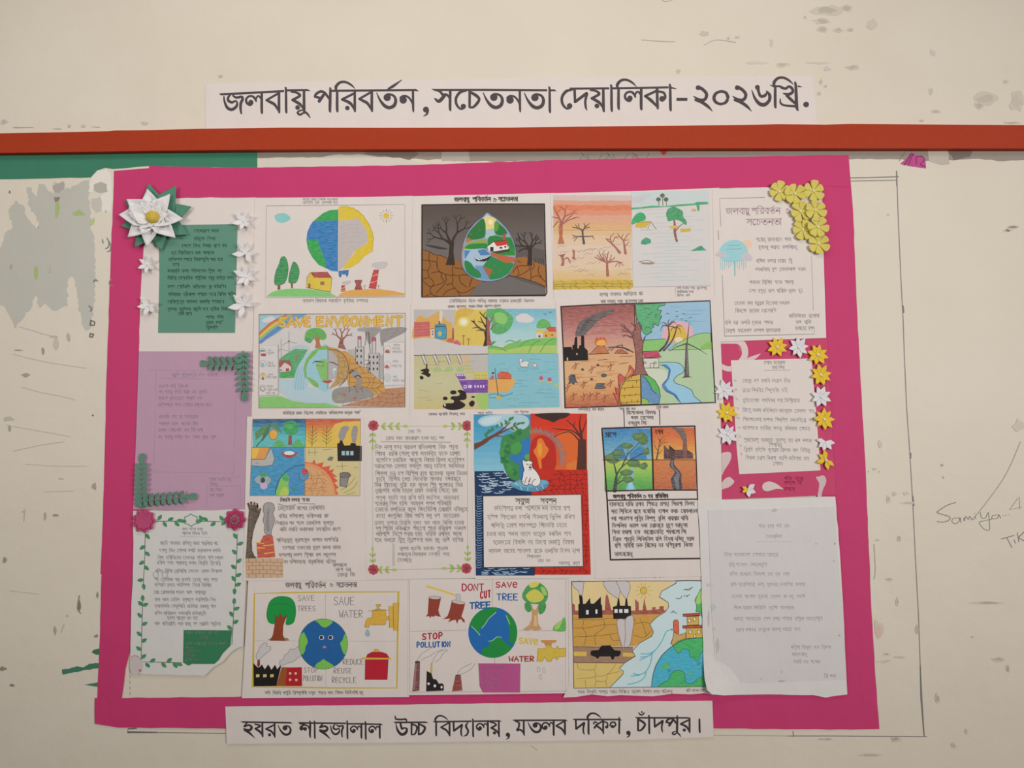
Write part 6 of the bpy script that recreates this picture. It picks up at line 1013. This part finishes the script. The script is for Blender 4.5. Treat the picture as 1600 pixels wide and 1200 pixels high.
T.v(1090, 510, 4.139).p('handwriting'); 
for i, (a, b, y) in enumerate(((560,700,982),(560,710,1010),(560,650,1050))): hand(T, 1090+a/4.139, 1090+b/4.139, 510+y/4.139-2, 5, '7d2036', .9, .01, i, st='i')
T.done()
T = Thing('poem_sheet', 'tilted white handwritten list glued in the middle of the hot pink sheet', 'sheet', (1213, 650), LV+.0010)
T.paper([1142,563,1268,560,1275,640,1282,735,1155,741,1151,700], PAP)
T.v(1090, 510, 4.139).p('handwriting'); hand(T, 1194, 1234, 564.5, 4.8, '6a6462', .8, -.004); hand(T, 1206, 1224, 572, 4.4, '6a6462', .7); T.l('857d7a', .8, [430,285,600,282], 0, 'g')
for i, (a, b, y) in enumerate(((290,610,350),(290,580,412),(295,655,478),(292,750,540),(295,750,600),(292,720,655),(300,750,732),(465,590,764),(300,720,795),(310,750,848),(490,560,886))): hand(T, 1090+a/4.139, 1090+b/4.139, 510+y/4.139-2, 5.2, '77706d', .72, .014 if i > 2 else 0, i)
for i, y in enumerate((350,410,468,530,592,655,712,770,825)): T.l('8a8280', .8, [235+i*5,y-4,250+i*5,y,240+i*5,y+8], 1, 'g')
T.done()
# ---- lower right white sheet and the grey tracing sheet on it
def lift_c(x, z):
    a = W(1106, 1083); dx, dz = x-a.x, z-a.z; r_ = math.hypot(dx, dz)
    return .012*max(0, 1-r_/.075)**1.6
single('backing_sheet', 'white sheet with a curled corner behind the crumpled greyish poem', 'sheet', [1090,782,1200,779,1305,776,1312,860,1318,960,1324,1085,1300,1088,1290,1090,1270,1086,1200,1085,1130,1085,1110,1082,1103,1076,1100,1060,1097,950,1094,850], 'd0c8c2', LV+.0042, lift=lift_c, fine=.03)
T = Thing('poem_sheet', 'crumpled greyish poem sheet with faint writing below the hot pink sheet', 'sheet', (1215, 930), LV+.0048, k=.93)
T.paper([1106,797,1200,795,1304,791,1308,860,1318,960,1322,1062,1220,1065,1135,1068,1118,1040,1112,960], 'c9c1bd')
T.v(1080, 770, 3.077).p('handwriting'); SC_ = '8d8682'
for i, (a, b, y) in enumerate(((325,475,160),(360,465,210))): hand(T, 1080+a/3.077, 1080+b/3.077, 770+y/3.077-2, 4.8, SC_, .75, -.005, i)
T.l('a59d99', .7, [310,236,490,236], 0, 'g')
for i, (a, b, y) in enumerate(((160,440,297),(180,385,345),(185,465,390),(190,565,440),(195,560,498),(205,525,552),(205,650,605),(215,550,660),(480,670,742),(485,560,776),(490,610,812),(640,695,880))): hand(T, 1080+a/3.077, 1080+b/3.077, 770+y/3.077-2, 5, SC_, .7, -.02 if 7 <= i < 8 else 0, i)
for q in ((90,442,18,8,'a8b5b5'),(108,550,14,16,'a3b3b6'),(125,735,9,40,'aba39f'),(400,85,14,10,'aaa29e'),(435,905,18,5,'a09894'),(600,245,5,5,'a8a09c'),(690,245,5,6,'958d89'),(685,328,5,6,'a8a09c'),(712,685,8,6,'a39b97'),(435,860,6,6,'a9a19d'),(110,655,5,7,'a8a09c'),(335,895,6,6,'b3aba7'),(85,600,4,40,'b5ada9')): T.p('ink_stain').f(q[4], [(q[0]+q[2]*math.cos(i*.6)*rn.uniform(.6, 1.2), q[1]+q[3]*math.sin(i*.6)*rn.uniform(.6, 1.2)) for i in range(10)], 'g', 2)
T.done()
# ---- pink note card
T = Thing('note_card', 'small pink note card with cut corner under the green blue earth drawing', 'note', (780, 1060), LV+.0028, k=.86)
T.paper([748,1036.5,813,1037,812.5,1082,755,1082,750,1072], 'b25083')
T.v(630, 895, 6.0).p('handwriting')
for i, (a, b, y) in enumerate(((730,1015,888),(730,900,950),(735,880,1005),(740,890,1062))): hand(T, 630+a/6, 630+b/6, 895+y/6-2, 4.8, '6f2350', .7, .006, i)
T.done()
# ================================================================ paper flowers and leaves
def sheet3(name, outl, m, parent, org, fy, th=.0003, sub=None):
    """a cut petal: outline in metres (x, z), fy gives how far it stands off its base"""
    bm = bmesh.new(); vv = [bm.verts.new((x, 0, z)) for x, z in outl]; f = bm.faces.new(vv); f.normal_update()
    if sub:
        bmesh.ops.triangulate(bm, faces=[f])
        for _ in range(5):
            ed = [e for e in bm.edges if e.calc_length() > sub]
            if not ed: break
            bmesh.ops.subdivide_edges(bm, edges=ed, cuts=1); bm.normal_update(); bmesh.ops.triangulate(bm, faces=bm.faces[:])
    for v in bm.verts: v.co.y = -fy(v.co.x, v.co.z)
    bm.normal_update()
    for g in bm.faces:
        if g.normal.y > 0: g.normal_flip()
        g.smooth = name not in ('leaflet', 'leaf_tip', 'midrib')
    me = bpy.data.meshes.new(name); bm.to_mesh(me); bm.free(); me.materials.append(m)
    o = bpy.data.objects.new(name, me); COL.objects.link(o); o.location = org; o.parent = parent
    s = o.modifiers.new('thickness', 'SOLIDIFY'); s.thickness = th; s.offset = -1
    return o
def petal_pts(L_, wd, kind, ang):
    if kind == 'round': prof = [(0,.16),(.25,.36),(.5,.72),(.72,.98),(.88,.92),(.97,.6),(1,.0)]
    elif kind == 'point': prof = [(0,.2),(.2,.5),(.42,.95),(.6,.9),(.8,.5),(1,.0)]
    else: prof = [(0,.5),(.3,.95),(.45,1),(.7,.58),(1,.0)]
    up = [(a*L_, b*wd*.5) for a, b in prof]; pts = up + [(a, -b) for a, b in up[-2::-1]]
    ca, sa = math.cos(ang), math.sin(ang); return [(x*ca-y*sa, x*sa+y*ca) for x, y in pts]
BEAD = []
def bead_mesh(r_, c, st='a', rough_=0.0, seed=0):
    me = bpy.data.meshes.new('bead'); bm = bmesh.new(); bmesh.ops.create_icosphere(bm, subdivisions=3 if rough_ else 2, radius=r_); rn_ = random.Random(seed)
    for v in bm.verts: v.co *= 1 + rn_.uniform(-rough_, rough_); v.co.y *= .75
    for f in bm.faces: f.smooth = not rough_
    bm.to_mesh(me); bm.free(); me.materials.append(mat(c, st)); return me
def empty(name, at, d, label, cat, group=None):
    o = bpy.data.objects.new(name, None); COL.objects.link(o); o.location = W(at[0], at[1], d); o.empty_display_size = .02
    return prop(o, label, cat, group)
def flower(label, x, y, d, R, n, kind, c, rot, wd, cen, cc, group, cup=.35, skip=(), curl=.0, name='paper_flower', stand=.004):
    """petals standing off their base, each a part; R in photo pixels"""
    e = empty(name, (x, y), d, label, 'paper flower', group); m = mat(c, 'a'); R *= MM; rn_ = random.Random(int(x*7+y))
    for i in range(n):
        if i in skip: continue
        a = rot + i*6.28319/n + rn_.uniform(-.08, .08); L_ = R*rn_.uniform(.93, 1.06); ca, sa = math.cos(a), math.sin(a); cu = cup*rn_.uniform(.6, 1.35)
        def fy(px, pz):
            u = (px*ca+pz*sa)/L_; v = (-px*sa+pz*ca)/(wd*L_)
            return .0006*i/n + stand*.25 + cu*L_*(u*u*.55 + curl*max(0, u-.5)) + abs(v)*L_*.10*(1 if kind != 'round' else .6)
        sheet3('petal', petal_pts(L_, wd*L_, kind, a), m, e, (0, 0, 0), fy, .0003, R*.22)
    if cen:
        b = bpy.data.objects.new('center_bead', bead_mesh(cen*MM, cc)); COL.objects.link(b); b.parent = e; b.location = (0, -(stand*.25+cen*MM*.55), 0)
    return e
DF = LV+.0026
YG = 'yellow flowers in the top right corner'; YC = 'c8b659'
for i, (x, y, lab, dd, ro) in enumerate(((1217.0,300.0,'leftmost yellow flower at the tip of the row along the top edge',0,.3),(1241.5,303.5,'second yellow flower along the top edge, beside the leftmost tip flower',1,.75),(1270.5,299.0,'yellow flower on the outer top corner of the cluster',0,.4),(1250.5,331.0,'yellow flower on the inner bend of the corner cluster',1,.2),(1273.5,329.0,'yellow flower below the corner one, with a bright bead at the outer edge',2,.6),(1253.5,359.5,'yellow flower lowest on the inner side, near the poem title',0,.1),(1277.0,355.0,'yellow flower third from the bottom corner along the outer edge',3,.9),(1278.5,381.5,'lowest yellow flower hanging at the bottom end of the cluster',1,.55))):
    flower(lab, x, y, DF+.001*dd, 17.2, 6, 'round', YC, ro, .74, 2.0, 'd8d2bd', YG, .30)
PG2 = 'cut paper flowers around the hot pink sheet'; YS, WS = 'd8b233', 'd2cccb'
for x, y, c, ro, lab in ((1213.7,542.6,YS,.3,'bright yellow star flower at the top, left of the white one'),(1247,543,WS,.1,'white star flower at the top between two yellow flowers'),(1277,554.5,YS,.5,'bright yellow star flower at the upper right corner of the pink sheet'),(1282,586,YS,.2,'bright yellow star flower below the corner one on the right edge'),(1282,620,WS,.4,'white star flower on the right edge between two yellow ones'),(1287,655,YS,.0,'bright yellow star flower lowest whole one on the right edge'),(1131.5,610,WS,.25,'upper white star flower on the left edge below the torn ring'),(1134.7,645,YS,.55,'bright yellow star flower on the left edge between two white ones'),(1136.5,679,WS,.15,'lower white star flower on the left edge of the pink sheet')):
    flower(lab, x, y, LV+.0022, 16.8, 8, 'point', c, ro, .48, 2.0, 'ddd6d0', PG2, .22)
flower('half torn white star flower on the lower right edge of the pink sheet', 1289, 690, LV+.0022, 15, 8, 'point', WS, -.2, .5, 0, WS, PG2, .2, (1, 2, 3))
flower('half torn yellow star flower lowest on the right edge of the pink sheet', 1290, 719, LV+.0022, 16, 8, 'point', YS, .15, .48, 2.4, 'd8cbc6', PG2, .2, (1, 0, 5))
SCRAP = flower('torn white and yellow flower scrap at the bottom of the pink sheet', 1168, 765, LV+.0018, 13, 6, 'point', WS, -.4, .62, 0, WS, PG2, .2, (2, 3, 4))
for a_ in (2.7, 3.5): sheet3('petal', petal_pts(.013, .007, 'point', a_), mat(YS, 'a'), SCRAP, (0, 0, 0), lambda px, pz: .0024+.2*math.hypot(px, pz), .0003, .003)['label'] = 'yellow petal'
WG = 'white paper flowers around the green poem'; WF = 'd4ccc9'
for x, y, ro, R, sk, lab in ((381,346,.35,17,(),'top white flower on the right edge of the green poem'),(384,397,.1,19,(4,),'second white flower down on the right edge of the green poem'),(385,433,.7,18,(),'third white flower down on the right edge of the green poem'),(381,478,.25,22,(5,),'lowest white flower on the right edge of the green poem'),(231,414,.5,15,(),'upper white flower on the left margin overlapping the pink border'),(233,478,.2,17,(1,),'lower white flower on the left margin overlapping the pink border')):
    flower(lab, x, y, LV+.0016, R, 6, 'point', WF, ro, .5, 1.8, 'd8d0cc', WG, .55, sk, .3, stand=.006)
# ---- lotus
def P2(x, y): return (180+x/9.23, 280+y/9.23)
cx, cy = 600, 585; ctr = P2(cx, cy); lot = empty('lotus_flower', ctr, LV+.001, 'large white paper lotus with green sepals at the upper left corner', 'paper flower')
def tipped(name, tips, c, wd, base_y, rise, k0, fold, inner=.0):
    m = mat(c, 'a')
    for tx, ty in tips:
        dx, dz = (tx-cx)/9.23*MM, -(ty-cy)/9.23*MM; L_ = math.hypot(dx, dz); a = math.atan2(dz, dx); ca, sa = math.cos(a), math.sin(a)
        def fy(px, pz): u = (px*ca+pz*sa)/L_; v = abs(-px*sa+pz*ca)/(wd*L_*.5); return base_y + rise*L_*u + fold*L_*(v if fold > 0 else -(1-v))*(1-abs(u-.45))
        sheet3(name, petal_pts(L_, wd*L_, k0, a), m, lot, (0, 0, 0), fy, .0004, .006)
tipped('sepal', ((470,50),(880,80),(1120,400),(1080,820),(700,1060),(310,1010),(95,690),(135,300)), '4f7d67', .62, .002, .05, 'kite', .05)
tipped('outer_petal', ((485,150),(820,225),(1030,600),(930,885),(510,1020),(230,875),(90,540),(195,310)), 'd4cdca', .62, .005, .14, 'kite', .22)
tipped('inner_petal', ((520,345),(700,400),(820,545),(800,720),(650,800),(440,760),(260,535),(265,460)), 'd6cfcc', .80, .010, .30, 'kite', .20)
b = bpy.data.objects.new('flower_center', bead_mesh(.0125, 'bfa02a', 'c', .07, 3)); COL.objects.link(b); b.parent = lot; b.location = (0, -.019, 0); b['label'] = 'crumpled yellow paper ball'
# ---- fern leaves
def frond(label, x0, y0, x1, y1, n, wl, d):
    e = empty('paper_leaf', (x0, y0), d, label, 'paper leaf', 'green fern leaves on the mauve sheet'); a = W(x0, y0, d); b_ = W(x1, y1, d); dv = b_-a; L_ = math.hypot(dv.x, dv.z); an = math.atan2(dv.z, dv.x); ca, sa = math.cos(an), math.sin(an)
    fy = lambda px, pz: .0022 + .004*math.sin(max(0, min(1, (px*ca+pz*sa)/L_))*3.14) + .10*abs(-px*sa+pz*ca)
    m = mat('587e6a', 'a')
    tr = lambda q: [(x*ca-y*sa, x*sa+y*ca) for x, y in q]
    sheet3('midrib', tr([(0,.0012),(L_*.8,.0009),(L_*.8,-.0009),(0,-.0012)]), m, e, (0, 0, 0), lambda px, pz: fy(px, pz)+.0004, .0003, .008)
    for i in range(n):
        u = (i+.4)/n*.8*L_
        for s_ in (-1, 1):
            q = petal_pts(wl*1.06, wl*.58, 'point', s_*1.0); sheet3('leaflet', tr([(x+u, y) for x, y in q]), m, e, (0, 0, 0), fy, .0003, .008)
    sheet3('leaf_tip', tr([(x+L_*.76, y) for x, y in petal_pts(L_*.25, .0135, 'round', 0)]), m, e, (0, 0, 0), fy, .0003, .008)
frond('green fern leaf pointing left from the mauve sheet top right corner', 388, 568, 314, 568, 6, .0165, LV+.0012)
frond('green fern leaf hanging down from the mauve sheet top right corner', 381, 548, 383, 626, 7, .0160, LV+.0022)
frond('green fern leaf standing upright at the mauve sheet lower left corner', 222, 795, 223.5, 709, 9, .0150, LV+.0012)
frond('green fern leaf pointing right along the mauve sheet bottom edge', 212, 783, 308, 775, 8, .0150, LV+.0022)
# ---- ruffled pink flowers
def ruffle(label, x, y, Rs, cols, n, d, ring=None):
    e = empty('paper_flower', (x, y), d, label, 'paper flower', 'pink flowers on the vine bordered sheet')
    for j, (R, c) in enumerate(zip(Rs, cols)):
        R *= MM; o_ = [(R*(1+.10*math.cos(n*i*.13090+j))*math.cos(i*.13090), R*(1+.10*math.cos(n*i*.13090+j))*math.sin(i*.13090)) for i in range(48)]
        sheet3('petal_layer', o_, mat(c, 'a'), e, (0, 0, 0), lambda px, pz, j=j, R=R: .001+.0022*j+.12*R*(math.hypot(px, pz)/R)**2+.0006*math.sin(n*math.atan2(pz, px)), .0003, .006)
    return e
ruffle('ruffled pink flower with a grey ringed centre at the right corner of the vine sheet', 368.5, 811.5, (15.5, 12, 7.5, 4), ('b04268','a83258','8a6a70','aa3558'), 8, LV+.0014)
ruffle('plain ruffled pink flower at the left corner of the vine sheet', 226, 813.5, (17, 13), ('b2486b','b0446a'), 9, LV+.0014)
